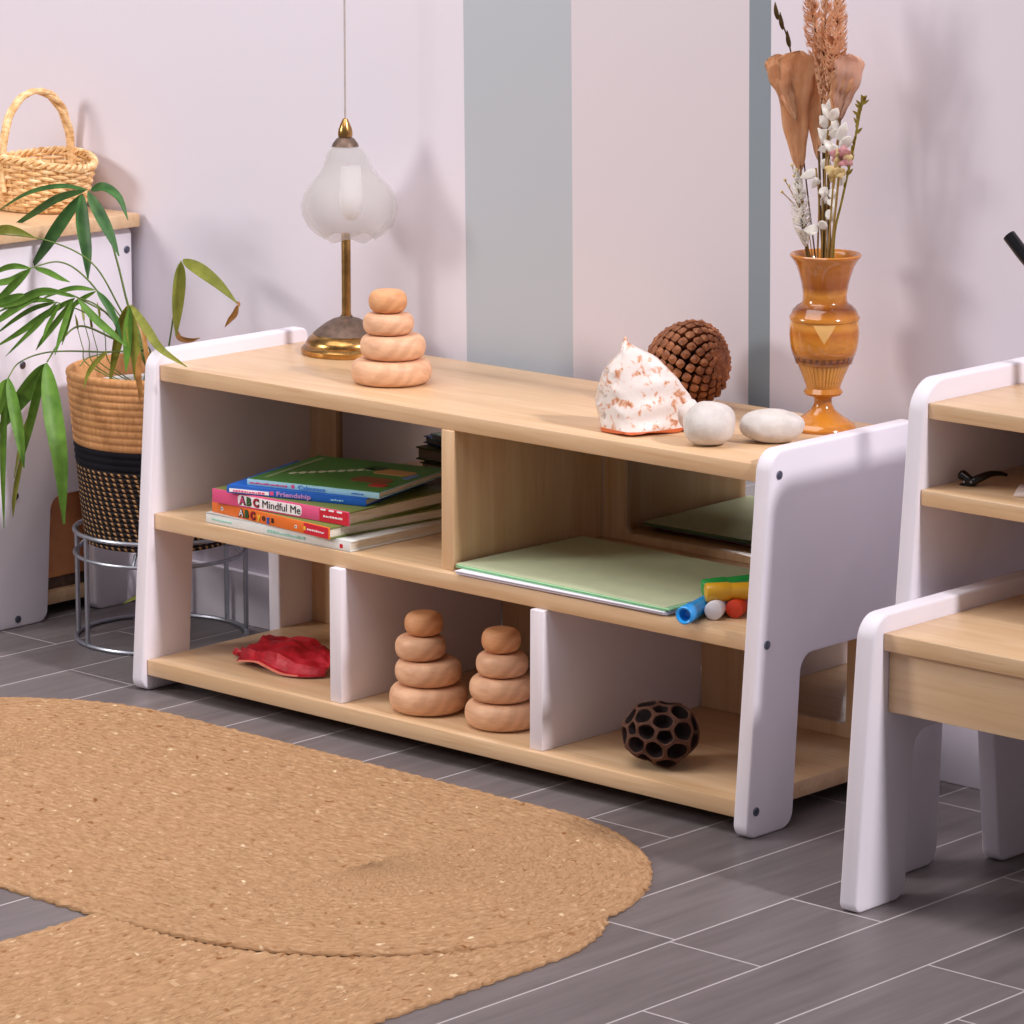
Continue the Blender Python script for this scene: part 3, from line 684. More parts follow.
bmesh.ops.smooth_vert(bm, verts=bm.verts[:], factor=.35, use_axis_x=True, use_axis_y=True, use_axis_z=True)
shell = thing('sea_shell', (sb.x, sb.y, HT), 'large white sea shell with brown patches on the shelf top', 'shell')
obj('shell_body', bm, shm.m, shell, angle=60)
# small spire tip and the flared lip at the right
apx = sb+ux*(-.0242)+Vector((0, 0, HT-sb.z+.103))
obj('spire', lathe([(.0062, 0), (.0048, .004), (.0036, .007), (.0022, .011), (0, .015)], apx-Vector((0, 0, .004)), 14), shm.m, shell)
lp = sb+ux*.050+uy*(-.006)
b = bmesh.new(); bmesh.ops.create_icosphere(b, subdivisions=3, radius=1)
for v in b.verts:
    q = v.co.copy(); k = 1+.12*noise.noise(q*2)
    w3 = lp+ux*q.x*.016*k+uy*q.y*.016*k; v.co = Vector((w3.x, w3.y, HT+.021+q.z*.0185*k))
obj('shell_lip', b, shm.m, shell, angle=180)

# ------------------------------------------------------------------ pine cone
pc = at(690, 386, 2, HT); pc.y = .495; pc = Vector((at(689, 364.5, 1, .495)))
pm = M('pine_scale', .55, .35); f = pm.noise(pm.coord(), 90, 4, .6); pm.col(pm.ramp(f, [(.3, (104, 58, 34)), (.55, (146, 88, 54)), (.75, (182, 124, 84))])); pm.bump(f, .3, .002)
pd = plain('pine_core', (48, 26, 18), .8, .2, var=.2)
ax_ = (_r*.80-_f*.42+_u*.08).normalized(); sx_ = ax_.orthogonal().normalized(); sy_ = ax_.cross(sx_)
cone = thing('pine_cone', (pc.x, pc.y, HT), 'big brown pine cone behind the shell on the shelf top', 'pine cone')
def crad(t): return .0475*math.sqrt(max(0, 1-((t-.62)/(.386 if t > .62 else .64))**2))
CL = .092
b = bmesh.new(); rows = []
for i in range(13):
    t = .02+.96*i/12; rr = max(.002, crad(t)*.72); rows.append([b.verts.new(pc+ax_*(t-.5)*CL+(sx_*math.cos(2*PI*k/20)+sy_*math.sin(2*PI*k/20))*rr) for k in range(20)])
for A_, B2 in zip(rows, rows[1:]):
    for k in range(20): b.faces.new((A_[k], A_[(k+1) % 20], B2[(k+1) % 20], B2[k]))
b.faces.new(rows[0]); b.faces.new(rows[-1]); bmesh.ops.recalc_face_normals(b, faces=b.faces[:])
obj('cone_core', b, pd, cone)
b = bmesh.new(); bmesh.ops.create_icosphere(b, subdivisions=3, radius=1)
for v in b.verts: v.co = pc+ax_*(.492*CL+v.co.z*.0040)+sx_*v.co.x*.0125+sy_*v.co.y*.0125
obj('cone_tip', b, pm.m, cone)
b = bmesh.new(); NSC = 240
for k in range(NSC):
    # phyllotaxis over the surface, denser toward the closed base end
    q = (k+.5)/NSC; t = .03+.968*(q*1.18 if q < .5 else .59+.41*math.sin((q-.5)*PI)**.95); a = k*2.39996
    rr = crad(t); dr = sx_*math.cos(a)+sy_*math.sin(a); c0 = pc+ax_*(t-.5)*CL+dr*rr
    e = .004; nrm = (dr*1.0+ax_*((crad(t-e)-crad(t+e))/(2*e*CL))); nrm.normalize()
    tg = (ax_-nrm*ax_.dot(nrm)).normalized(); sd = nrm.cross(tg)
    s_ = .0102*(1-q)+.0064*q; op = .0050*(1-q)**.7+.0004
    tipv = c0+nrm*op
    inner = c0-nrm*.009-tg*.004*(1-q)
    vs = [b.verts.new(tipv+(tg*math.cos(w_)*1.0+sd*math.sin(w_)*.95)*s_*.80*(1 if j % 2 == 0 else .86)) for j, w_ in enumerate([2*PI*j/8 for j in range(8)])]
    top = b.verts.new(tipv+nrm*.0030); vin = [b.verts.new(inner+(tg*math.cos(2*PI*j/8)+sd*math.sin(2*PI*j/8))*s_*.5) for j in range(8)]
    for j in range(8):
        b.faces.new((vs[j], vs[(j+1) % 8], top)); b.faces.new((vin[j], vin[(j+1) % 8], vs[(j+1) % 8], vs[j]))
bmesh.ops.recalc_face_normals(b, faces=b.faces[:]); obj('cone_scales', b, pm.m, cone, angle=25)

cone.location.z += HT+.0003-min((c_.matrix_basis @ v.co).z for c_ in cone.children for v in c_.data.vertices)-HT
# ------------------------------------------------------------------ dark seed pod with open cells
lp = at(661, 765, 2, HB); lp.z = HB
b = bmesh.new(); bmesh.ops.create_icosphere(b, subdivisions=2, radius=1)
rnd = random.Random(3)
cen = []
for v in b.verts:
    d = (v.co+Vector((rnd.uniform(-.1, .1), rnd.uniform(-.1, .1), rnd.uniform(-.1, .1)))).normalized()
    cen.append(d)
neigh = [[e.other_vert(v).index for e in v.link_edges] for v in b.verts]
tris = [[v.index for v in f.verts] for f in b.faces]; fo = {v.index: [f.index for f in v.link_faces] for v in b.verts}; b.free()
def podshape(d):
    k = 1+.14*noise.noise(d*1.6+Vector((2, 1, 0)))
    return Vector((d.x*.0450, d.y*.0420, d.z*.0375))*k
tc_ = [sum((cen[i] for i in t_), Vector()).normalized() for t_ in tris]
b = bmesh.new()
for i, c0 in enumerate(cen):
    fs = fo[i]; ref = c0.orthogonal().normalized(); bi = c0.cross(ref)
    fs = sorted(fs, key=lambda q: math.atan2((tc_[q]-c0).dot(bi), (tc_[q]-c0).dot(ref)))
    loops = []
    for sh, depth in ((1.0, 1.0), (.88, 1.012), (.80, .98), (.66, .74), (.30, .66)):
        ring = []
        n_ = len(fs)
        for j in range(n_):
            for h in range(3):
                a_, b_ = tc_[fs[j]], tc_[fs[(j+1) % n_]]; q = a_.lerp(b_, h/3)
                if sh < 1: q = c0.lerp(q, sh*(1-.06*(1 if h == 0 else -.3)))
                ring.append(b.verts.new(podshape(q.normalized())*depth))
        loops.append(ring)
    for li, (A_, B2) in enumerate(zip(loops, loops[1:])):
        n_ = len(A_)
        for j in range(n_):
            f_ = b.faces.new((A_[j], A_[(j+1) % n_], B2[(j+1) % n_], B2[j])); f_.material_index = 0 if li < 2 else 1
    f_ = b.faces.new(loops[-1]); f_.material_index = 1
bmesh.ops.remove_doubles(b, verts=b.verts[:], dist=.00012); bmesh.ops.recalc_face_normals(b, faces=b.faces[:])
b.transform(Matrix.Rotation(.5, 4, 'Z') @ Matrix.Rotation(.3, 4, 'X'))
z0 = min(v.co.z for v in b.verts)
o = obj('seed_pod', b, [plain('pod_rim', (92, 62, 50), .8, .2, var=.2, scale=120), plain('pod_cell', (34, 24, 24), .9, .15, var=.3, scale=100)], angle=50)
o.location = (lp.x, lp.y, HB-z0+.0002); tag(o, 'dark brown honeycomb-like seed pod in the lower right bay', 'seed pod')

# ------------------------------------------------------------------ crumpled red leaf
rm = M('red_dried_leaf', .45, .4); f = rm.noise(rm.coord(), 26, 4, .6, .5); rm.col(rm.ramp(f, [(.3, (128, 14, 26)), (.55, (186, 24, 40)), (.75, (214, 52, 70))])); rm.bump(rm.noise(rm.coord(), 110, 4), .4, .003)
rim_m = plain('red_leaf_edge', (226, 130, 112), .6, .3, var=.1)
b0 = at(275, 667, 2, HB); b = bmesh.new(); NU, NV = 44, 26; gv = []
XR = XD1-.006
for i in range(NU+1):
    row = []
    for j in range(NV+1):
        u_, v_ = i/NU*2-1, j/NV*2-1
        hx = .088; hy = .043*math.sqrt(max(.02, 1-(abs(u_)**2.6)))*(1-.35*max(0, -u_))
        if u_ < -.6: hy *= .5
        x_ = b0.x+.004+u_*hx; y_ = b0.y+.006+v_*hy-.020*u_*0
        curl = abs(v_)**1.6
        z_ = .010+.017*(1-abs(u_)**2)*(1-.55*v_*v_)+.013*curl*(1 if v_ > 0 else .1)+.007*noise.noise(Vector((u_*2.2, v_*1.6, 3)))+.003*noise.noise(Vector((u_*6, v_*5, 1)))
        if v_ < -.75: z_ = .003+.010*max(0, math.sin((u_+.7)*2.6))*(1-abs(u_))+.004*(1+v_)
        if u_ < -.62: z_ = .004+.010*max(0, noise.noise(Vector((u_*9, v_*3, 7))))
        row.append(b.verts.new((min(x_, XR-.001), y_, HB+max(.0012, z_))))
    gv.append(row)
for i in range(NU):
    for j in range(NV):
        f_ = b.faces.new((gv[i][j], gv[i+1][j], gv[i+1][j+1], gv[i][j+1])); f_.material_index = 1 if (j == 0 and 9 < i < 38) else 0
g = bmesh.ops.extrude_face_region(b, geom=b.faces[:]); b.normal_update()
for v in [e for e in g['geom'] if isinstance(e, bmesh.types.BMVert)]: v.co.z += .0016
bmesh.ops.recalc_face_normals(b, faces=b.faces[:])
o = obj('dried_leaf', b, [rm.m, rim_m], org=(b0.x, b0.y, HB), angle=80); tag(o, 'crumpled red dried leaf in the lower left bay', 'dried leaf')

# ------------------------------------------------------------------ books
FONT = bpy.data.fonts.load('<builtin>') if hasattr(bpy.data.fonts, 'load') and False else None
def text_bm(body, size, bold=0.0, width=None):
    cu = bpy.data.curves.new('t', 'FONT'); cu.body = body; cu.size = size; cu.extrude = .0002; cu.offset = bold; cu.align_x = 'LEFT'; cu.resolution_u = 3
    o = bpy.data.objects.new('t', cu); COL.objects.link(o); bpy.context.view_layer.update()
    me = bpy.data.meshes.new_from_object(o.evaluated_get(bpy.context.evaluated_depsgraph_get())); b = bmesh.new(); b.from_mesh(me)
    bpy.data.objects.remove(o); bpy.data.meshes.remove(me); bpy.data.curves.remove(cu)
    if width:
        xs = [v.co.x for v in b.verts]; k = width/(max(xs)-min(xs)); b.transform(Matrix.Scale(k, 4, (1, 0, 0)))
    return b
pages_m = M('book_pages', .8, .2); f = pages_m.noise(pages_m.coord(scale=(1, 1, 40)), 30, 2); pages_m.col(pages_m.ramp(f, [(.3, (206, 196, 178)), (.7, (238, 232, 220))])); pages_m = pages_m.m
class Book:
    def __init__(s, A, B, z0, t, d, cover, label, pages=None, edge=.0018, boards=None):
        A, B = Vector((A[0], A[1])), Vector((B[0], B[1])); w_ = B-A; s.w = w_.length; s.d, s.t = d, t
        s.mx = Matrix.Translation((A.x, A.y, z0)) @ Matrix.Rotation(math.atan2(w_.y, w_.x), 4, 'Z')
        s.th = thing('picture_book', (A.x, A.y, z0), label, 'book', 'picture books stacked on the middle board')
        e = edge
        c_ = merge(*([box(0, s.w, 0, e, 0, t, .0005)]+([] if boards else [box(0, s.w, 0, d, 0, e, .0004), box(0, s.w, 0, d, t-e, t, .0004)])))
        c_.transform(s.mx); s.cover = obj('cover', c_, cover, s.th)
        if boards:
            c_ = merge(box(.0005, s.w, e*.8, d, .0002, e, .0004), box(.0005, s.w, e*.8, d, t-e, t-.0002, .0004)); c_.transform(s.mx); obj('cover_board', c_, boards, s.th, label='olive green cover board')
        p = box(.0025, s.w-.0025, e, d-.003, e, t-e, 0); p.transform(s.mx); obj('page_block', p, pages or pages_m, s.th, smooth=False)
    def spine(s, x0, x1, z0, z1, mat, name='spine_panel', lift=.0004, rad=0):
        pts = fillet([(x0, z0, rad), (x1, z0, rad), (x1, z1, rad), (x0, z1, rad)], 6)
        b = bmesh.new(); lo = [b.verts.new((p.x, -lift, p.y)) for p in pts]; hi = [b.verts.new((p.x, .0003, p.y)) for p in pts]; n = len(pts)
        b.faces.new(lo); b.faces.new(hi[::-1])
        for i in range(n): b.faces.new((lo[i], lo[(i+1) % n], hi[(i+1) % n], hi[i]))
        bmesh.ops.recalc_face_normals(b, faces=b.faces[:]); b.transform(s.mx); return obj(name, b, mat, s.cover, smooth=False)
    def text(s, body, x, z, size, mat, bold=0, width=None, lift=.0008):
        b = text_bm(body, size, bold, width); b.transform(s.mx @ Matrix.Translation((x, -lift, z)) @ Matrix.Rotation(PI/2, 4, 'X'))
        return obj('spine_lettering', b, mat, s.cover, smooth=False)
    def art(s, pts, mat, z=None, rad=.006, name='cover_picture'):
        z = s.t if z is None else z; q = fillet([(a, b_, rad) for a, b_ in pts], 5); b = bmesh.new()
        hi = [b.verts.new((p.x, p.y, z+.0004)) for p in q]; lo = [b.verts.new((p.x, p.y, z-.0003)) for p in q]; n = len(q)
        b.faces.new(hi); b.faces.new(lo[::-1])
        for i in range(n): b.faces.new((lo[i], lo[(i+1) % n], hi[(i+1) % n], hi[i]))
        bmesh.ops.recalc_face_normals(b, faces=b.faces[:]); b.transform(s.mx); return obj(name, b, mat, s.cover, smooth=False)
ink = lambda n, c_: plain(n, c_, .45, .4, var=.02)
W_, BLK, RED, PNK, ORG_, BLU, LBL, GRN, YEL, DGN, MINT = (ink('ink_white', (244, 240, 244)), ink('ink_black', (28, 24, 30)), ink('ink_red', (206, 30, 52)), ink('ink_pink', (222, 84, 132)), ink('ink_orange', (230, 116, 40)), ink('ink_blue', (30, 96, 190)), ink('ink_light_blue', (172, 218, 236)),
   ink('ink_green', (70, 116, 54)), ink('ink_yellow', (238, 200, 60)), ink('ink_dark_green', (40, 74, 40)), ink('ink_mint', (164, 214, 200)))
OLV = ink('ink_olive', (112, 124, 62))
def strip(bk, x0, x1, z0, z1, mat, n=9, seed=1):      # small unreadable print, as little marks
    r = random.Random(seed); x_ = x0; b_ = []
    while x_ < x1:
        w_ = r.uniform(.0015, .0045); b_.append(box(x_, min(x1, x_+w_), -.0008, 0, z0, z0+(z1-z0)*r.uniform(.55, 1), 0)); x_ += w_+.0012
    b = merge(*b_); b.transform(bk.mx); obj('fine_print', b, mat, bk.cover, smooth=False)
z = HM+.0003
bw = Book((.093, .247), (.358, .2435), z, .0136, .205, ink('white_cover', (226, 228, 226)), 'white picture book at the bottom of the book stack')
strip(bw, .012, .05, .005, .008, MINT, seed=3); strip(bw, .115, .185, .004, .008, MINT, seed=5)
bw.spine(.2470, .2525, .0032, .0086, RED, 'heart_emblem', rad=.0015)
z += .0136+.0003
bo = Book((.097, .2545), (.331, .2335), z, .0152, .195, ORG_, 'orange ABC picture book second from the bottom of the stack', edge=.0022, boards=OLV)
for k, (ch, mt) in enumerate((('A', W_), ('B', GRN), ('C', RED))): bo.text(ch, .0565+k*.0115, .0030, .0135, BLK, .0010, lift=.0006); bo.text(ch, .0562+k*.0115, .0032, .0132, mt)
for k, (ch, mt) in enumerate((('y', YEL), ('o', BLK), ('g', BLU), ('a', BLK))): bo.text(ch, .094+k*.0092, .0046, .0120, mt, .0003)
bo.spine(.168, .1725, .0045, .0090, W_, 'eye_emblem', rad=.002); bo.spine(.0185, .0235, .0045, .0095, W_, 'eye_emblem', rad=.0022)
bo.spine(.1695, .1712, .0058, .0076, BLK, 'pupil', .0008, .0007); bo.spine(.0200, .0220, .0060, .0080, BLK, 'pupil', .0008, .0008)
bo.spine(.186, .2335, .0008, .0145, RED, 'red_label', rad=.001); strip(bo, .193, .226, .0060, .0086, W_, seed=11); bo.spine(.186, .190, .0050, .0100, YEL, 'label_corner', .0007, .0012)
z += .0152+.0003
bp_ = Book((.107, .2455), (.3445, .2555), z, .0180, .195, PNK, 'pink ABC picture book in the middle of the stack', edge=.0022, boards=OLV)
bp_.spine(.046, .157, .0022, .0158, W_, 'title_bubble', rad=.0045)
for k, (ch, mt) in enumerate((('A', PNK), ('B', GRN), ('C', RED))): bp_.text(ch, .0500+k*.0118, .0042, .0142, BLK, .0010, lift=.0009); bp_.text(ch, .0497+k*.0118, .0044, .0138, mt, lift=.0013)
bp_.text('Mindful Me', .0885, .0046, .0140, BLK, 0, .066)
bp_.spine(.188, .2370, .0006, .0172, RED, 'red_label', rad=.001); strip(bp_, .195, .227, .0066, .0094, W_, seed=12)
for k in range(3): bp_.spine(.190+k*.014, .199+k*.014, .0148, .0170, W_, 'cloud_edge', .0008, .001)
z += .0180+.0003
bb_ = Book((.142, .2380), (.336, .2950), z, .0098, .185, BLU, 'blue spined picture book under the topmost one', edge=.0014)
bb_.spine(.004, .062, .0016, .0062, W_, 'pale_panel'); strip(bb_, .010, .056, .0024, .0052, PNK, seed=21)
bb_.spine(.0635, .0690, .0020, .0072, PNK, 'small_emblem', rad=.001); bb_.text('Friendship', .0730, .0022, .0082, ink('ink_lilac', (206, 150, 214)), .0002, .050); strip(bb_, .152, .170, .0036, .0056, LBL, seed=22)
z += .0098+.0003
bt = Book((.161, .2560), (.350, .3050), z, .0078, .180, ink('pale_blue_cover', (160, 208, 224)), 'topmost picture book with green cover and pale blue spine', edge=.0012)
bt.art([(.001, .0015), (bt.w-.001, .0015), (bt.w-.001, bt.d-.001), (.001, bt.d-.001)], GRN, rad=.001, name='green_cover')
strip(bt, .004, .060, .0024, .0048, PNK, seed=31); bt.spine(.066, .071, .0016, .0062, PNK, 'small_emblem', rad=.001); bt.text('Calmness', .076, .0018, .0070, ink('ink_mid_blue', (84, 140, 206)), .0002, .040); strip(bt, .155, .172, .0030, .0046, BLU, seed=32)
zt = bt.t+.0004
bt.art([(.115, .050), (.178, .052), (.172, .082), (.125, .085)], ink('art_brown', (128, 76, 48)), zt, .012)
bt.art([(.120, .108), (.176, .106), (.178, .135), (.128, .140)], ink('art_tan', (176, 128, 78)), zt, .008)
bt.art([(.098, .122), (.128, .122), (.128, .150), (.100, .152)], DGN, zt, .010)
bt.art([(.158, .030), (.184, .030), (.182, .050), (.160, .052)], ink('art_red', (170, 50, 48)), zt, .006)
bt.art([(.176, .090), (.187, .092), (.187, .122), (.178, .120)], ink('art_blue', (92, 120, 168)), zt, .003)
for k in range(9): bt.art([(.030+k*.0095, .052+k*.0085), (.039+k*.0095, .054+k*.0085), (.038+k*.0095, .066+k*.0085), (.029+k*.0095, .064+k*.0085)], ink('art_cream', (188, 190, 160)), zt, .003, 'cover_lettering')
bt.art([(.014, .020), (.020, .020), (.020, .165), (.014, .165)], ink('art_pale_green', (134, 150, 110)), zt, .002)

# ------------------------------------------------------------------ paper on the middle board
def sheets(A, ang, w_, d, z0, t, mat, label, n=5, jit=.002):
    bms = []; r = random.Random(int(w_*1e4)); mats = mat if isinstance(mat, list) else [mat]
    for k in range(n):
        b = box(0, w_, 0, d, t*k/n, t*(k+.85)/n, 0)
        for f_ in b.faces: f_.material_index = 0 if k == n-1 or len(mats) == 1 else 1
        b.transform(Matrix.Translation((A[0]+r.uniform(-jit, jit), A[1]+r.uniform(-jit, jit), z0)) @ Matrix.Rotation(ang+r.uniform(-.006, .006), 4, 'Z')); bms.append(b)
    for m_ in mats: m_.node_tree.nodes['Principled BSDF'].inputs['Roughness'].default_value = .95; m_.node_tree.nodes['Principled BSDF'].inputs['Specular IOR Level'].default_value = .1
    o = obj('paper_stack', merge(*bms), mat, org=(A[0], A[1], z0), smooth=False); return tag(o, label, 'paper')
sheets((.553, .243), .03, .318, .222, HM+.0003, .0010, ink('paper_red', (188, 70, 60)), 'thin red paper sheets under the white paper', 2)
sheets((.545, .2375), .010, .330, .226, HM+.0016, .0048, ink('paper_white', (232, 228, 240)), 'stack of white paper under the green paper', 6)
sheets((.5335, .2490), -.022, .342, .228, HM+.0068, .0042, [ink('paper_green_shaded', (190, 198, 164)), ink('paper_green_lit', (172, 226, 178))], 'stack of pale green paper on the middle board', 5, .003)  # one green paper: shaded tone on the top sheet, lit tone for the edges below

# ------------------------------------------------------------------ markers
def marker(tip, tail, r, body, cap, label, hollow=False, L=.105):
    tip, tail = Vector(tip), Vector(tail); d = (tail-tip).normalized()
    t = thing('felt_marker', tip, label, 'marker', 'felt markers in the corner of the middle board')
    q = d.to_track_quat('Z', 'Y').to_matrix().to_4x4(); mx = Matrix.Translation(tip) @ q
    if hollow: b = lathe([(0, .012), (r*.35, .012), (r*.62, .006), (r*.70, .0005), (r*.86, -.0004), (r, .001), (r, .026), (r*.96, .0275), (0, .0275)], seg=28)
    else: b = lathe([(0, -.0004), (r*.72, 0), (r*.95, .001), (r, .0025), (r, .028), (r*.96, .029), (0, .029)], seg=28)
    b.transform(mx); obj('cap', b, cap, t, angle=35)
    b = lathe([(0, .027), (r*.90, .0275), (r*.90, L-.012), (r*.8, L-.002), (r*.6, L), (0, L)], seg=28); b.transform(mx); obj('barrel', b, body, t, angle=35)
    return t
pmk = lambda n, c_: plain(n, c_, .3, .5, var=.03)
blu, grn, yel, red, wht = pmk('marker_blue', (40, 150, 226)), pmk('marker_green', (24, 146, 66)), pmk('marker_yellow', (214, 160, 34)), pmk('marker_red', (212, 66, 40)), pmk('marker_white', (230, 226, 232))
zr = HM+.0113
marker((.917, .2250, zr), (.884, .325, zr), .0108, blu, blu, 'blue marker with hollow cap end lying at the board edge', True)
marker((.9285, .2640, zr+.0003), (.8840, .352, zr+.0003), .0110, wht, wht, 'white ended marker lying between the blue and red ones')
marker((.9400, .2880, zr+.0003), (.9020, .380, zr+.0003), .0110, red, red, 'orange red marker lying nearest the right side panel')
marker((.9085, .2730, zr+.0180), (.975, .352, zr+.0200), .0112, yel, yel, 'yellow marker lying across the top of the others', L=.098)
marker((.8850, .2960, zr+.0150), (.947, .376, zr+.0240), .0112, grn, grn, 'green marker lying behind the yellow one', L=.098)

# ------------------------------------------------------------------ wicker basket
wk = M('peeled_willow', .5, .35); f = wk.noise(wk.coord(scale=(40, 40, 90)), 2, 4); wk.col(wk.ramp(f, [(.3, (206, 156, 98)), (.5, (234, 192, 138)), (.7, (248, 222, 180))])); willow = wk.m
kb = at(38, 200, 1, .515); kb = Vector((kb.x+.006, .510, .5666))
bk = thing('wicker_basket', kb, 'small pale wicker basket with a hoop handle on the cabinet top', 'basket')
RX, RY, BH = .097, .066, .066
def bprof(t): return .76+.24*t**.8
NST = 26
rows = []
for k in range(13):
    t = (k+.5)/13; pth = []; N = NST*6
    for i in range(N):
        a = 2*PI*i/N; wv = .0022*math.cos(a*NST/2+k*PI)
        s_ = bprof(t); sag = .010*t*math.cos(2*a)*-.6
        pth.append(kb+Vector((math.cos(a)*(RX*s_+wv), math.sin(a)*(RY*s_+wv), .004+BH*t+sag)))
    rows.append(tube(pth, .0026, 6, True))
obj('weave', merge(*rows), willow, bk)
st = []
for i in range(NST):
    a = 2*PI*i/NST; st.append(tube([kb+Vector((math.cos(a)*RX*bprof(t), math.sin(a)*RY*bprof(t), .003+(BH+.002)*t+.010*t*math.cos(2*a)*-.6)) for t in (0, .25, .5, .75, 1)], .0024, 6))
obj('stakes', merge(*st), willow, bk)
obj('basket_floor', lathe([(0, .0005), (RX*.74, .0005), (RX*.76, .003), (RX*.74, .006), (0, .006)], kb, 40, 1, RY/RX), willow, bk)
rb = []
for ph in (0, PI):
    N = 240; rb.append(tube([kb+Vector((math.cos(a)*(RX+.0028*math.cos(24*a+ph)), math.sin(a)*(RY+.0028*math.cos(24*a+ph)), BH+.006+.0032*math.sin(24*a+ph)+.010*math.cos(2*a)*-.6)) for a in [2*PI*i/N for i in range(N)]], .0031, 6, True))
obj('rim', merge(*rb), willow, bk)
hb = []
for ph in (0, 2*PI/3, 4*PI/3):
    pth = []
    for i in range(97):
        t = i/96; a = PI*t; y_ = -math.cos(a); z_ = math.sin(a)**.62
        c0 = kb+Vector((-.003*math.cos(a), y_*.0635*(1 if abs(y_) < .98 else 1), BH*.45+z_*.1385))
        tw = ph+t*15; pth.append(c0+Vector((math.cos(tw)*.0036, math.sin(tw)*.0036*abs(math.sin(a)), math.sin(tw)*.0036*abs(math.cos(a)))))
    hb.append(tube(pth, .0041, 8))
obj('handle', merge(*hb), willow, bk)

# ------------------------------------------------------------------ plant stand
PC = Vector((-.213, .448, 0))
stand = thing('plant_stand', PC, 'round silver wire plant stand behind the left side panel', 'plant stand')
obj('top_ring', tube(ring_path(PC+Vector((0, 0, .156)), .1185, 72), .0032, 8, True), chrome, stand)
obj('support_ring', tube(ring_path(PC+Vector((0, 0, .1235)), .1185, 72), .0028, 8, True), chrome, stand)
obj('base_ring', tube(ring_path(PC+Vector((0, 0, .0034)), .1185, 72), .0032, 8, True), chrome, stand)
for a in [math.radians(q) for q in (258.5, 215, 52, 86, 135, 330)]:
    d = Vector((math.cos(a), math.sin(a), 0))*.1185; obj('leg', tube([PC+d+Vector((0, 0, .004)), PC+d+Vector((0, 0, .156))], .0034, 8), chrome, stand)
for a in (.5, .5+PI/2):
    d = Vector((math.cos(a), math.sin(a), 0))*.1185; obj('cross_wire', tube([PC+d+Vector((0, 0, .1235)), PC+d*.9+Vector((0, 0, .1370)), PC-d*.9+Vector((0, 0, .1370)), PC-d+Vector((0, 0, .1235))], .0026, 8), chrome, stand)

# ------------------------------------------------------------------ potted palm in a rope basket
PZ = .1400; PT = .381
plant = thing('potted_palm', PC+Vector((0, 0, PZ)), 'potted palm in a tan and black rope basket between the cabinet and the shelf', 'potted plant')
def pr_(z): return .1030+(z-PZ)/(PT-PZ)*.0215
tanr = M('tan_cotton_rope', .85, .2)
f = tanr.noise(tanr.coord(scale=(60, 60, 14)), 4, 3); tanr.col(tanr.ramp(f, [(.3, (182, 128, 80)), (.7, (206, 152, 104))])); tanr.bump(f, .3, .002)
def coil(z0, z1, row, amp):
    pts = []; n = max(2, int((z1-z0)/row))
    for k in range(n):
        for j in range(6):
            ph = j/6; z_ = z0+(z1-z0)*(k+ph)/n; pts.append((pr_(z_)+amp*math.sqrt(max(0, math.sin(PI*ph))), z_))
    pts.append((pr_(z1), z1)); return pts
BZ0, BZ1 = .253, .281
up = coil(BZ1, PT, .0092, .0020); up += [(pr_(PT)-.004, PT+.002), (pr_(PT)-.008, PT-.001), (pr_(PT-.05)-.010, PT-.05)]
obj('tan_rope_top', lathe(up, PC, 72), tanr.m, plant, angle=180, label='tan coiled rope upper part of the basket')
blk = M('black_cotton_rope', .9, .2); blk.col((24, 22, 30)); blk.bump(blk.noise(blk.coord(scale=(50, 50, 300)), 2, 2), .3, .002)
obj('black_band', lathe(coil(BZ0, BZ1, .0092, .0020), PC, 72), blk.m, plant, angle=180, label='black rope band round the basket')
wv = M('black_and_straw_weave', .85, .2)
tc = wv.node('ShaderNodeTexCoord'); sp = wv.node('ShaderNodeSeparateXYZ'); wv.link(tc.outputs['Object'], sp.inputs[0])
ag = wv.math('ARCTAN2', sp.outputs['Y'], sp.outputs['X'])
rowi = wv.math('DIVIDE', sp.outputs['Z'], .0070)
fr = wv.math('FRACT', rowi)
s1 = wv.math('SINE', wv.math('ADD', wv.math('MULTIPLY', ag, 62.0), wv.math('ADD', wv.math('MULTIPLY', wv.math('FLOOR', rowi), .95), wv.math('MULTIPLY', fr, 2.2))))
mk = wv.math('MULTIPLY', wv.math('GREATER_THAN', s1, .45), wv.math('COMPARE', fr, .5, .34))
wv.col(wv.mix(mk, lin((38, 31, 32)), lin((184, 140, 96)))); wv.bump(wv.math('ADD', wv.math('SINE', wv.math('MULTIPLY', fr, PI)), wv.math('MULTIPLY', s1, .3)), .6, .003)
obj('woven_bottom', lathe([(0, PZ)]+[(pr_(PZ)-.004, PZ)]+coil(PZ+.0008, BZ0, .0070, .0016), PC, 72), wv.m, plant, angle=180, label='black and straw woven lower part of the basket')
obj('inner_pot', lathe([(.080, PZ+.02), (.100, PT-.035), (.1035, PT-.030), (.1035, PT-.026), (.097, PT-.028), (.093, PT-.040), (0, PT-.040)], PC, 48), plain('pot_white', (226, 224, 224), .5, .4, var=.03), plant, label='white plastic inner pot')
obj('soil', lathe([(0, PT-.036), (.092, PT-.038), (.092, PT-.044), (0, PT-.044)], PC, 36), plain('soil', (64, 48, 38), .95, .1, var=.3, scale=150), plant)
def leafmat(name, a, b):
    m_ = M(name, .42, .4); f = m_.noise(m_.coord(scale=(1, 1, 1)), 45, 4); m_.col(m_.ramp(f, [(.3, a), (.7, b)])); m_.b.inputs['Subsurface Weight'].default_value = 0
    tl_ = m_.node('ShaderNodeBsdfTranslucent'); tl_.inputs['Color'].default_value = lin(b); mx = m_.node('ShaderNodeMixShader'); mx.inputs[0].default_value = .25
    m_.link(m_.b.outputs[0], mx.inputs[1]); m_.link(tl_.outputs[0], mx.inputs[2]); m_.link(mx.outputs[0], m_.n['Material Output'].inputs['Surface']); return m_.m
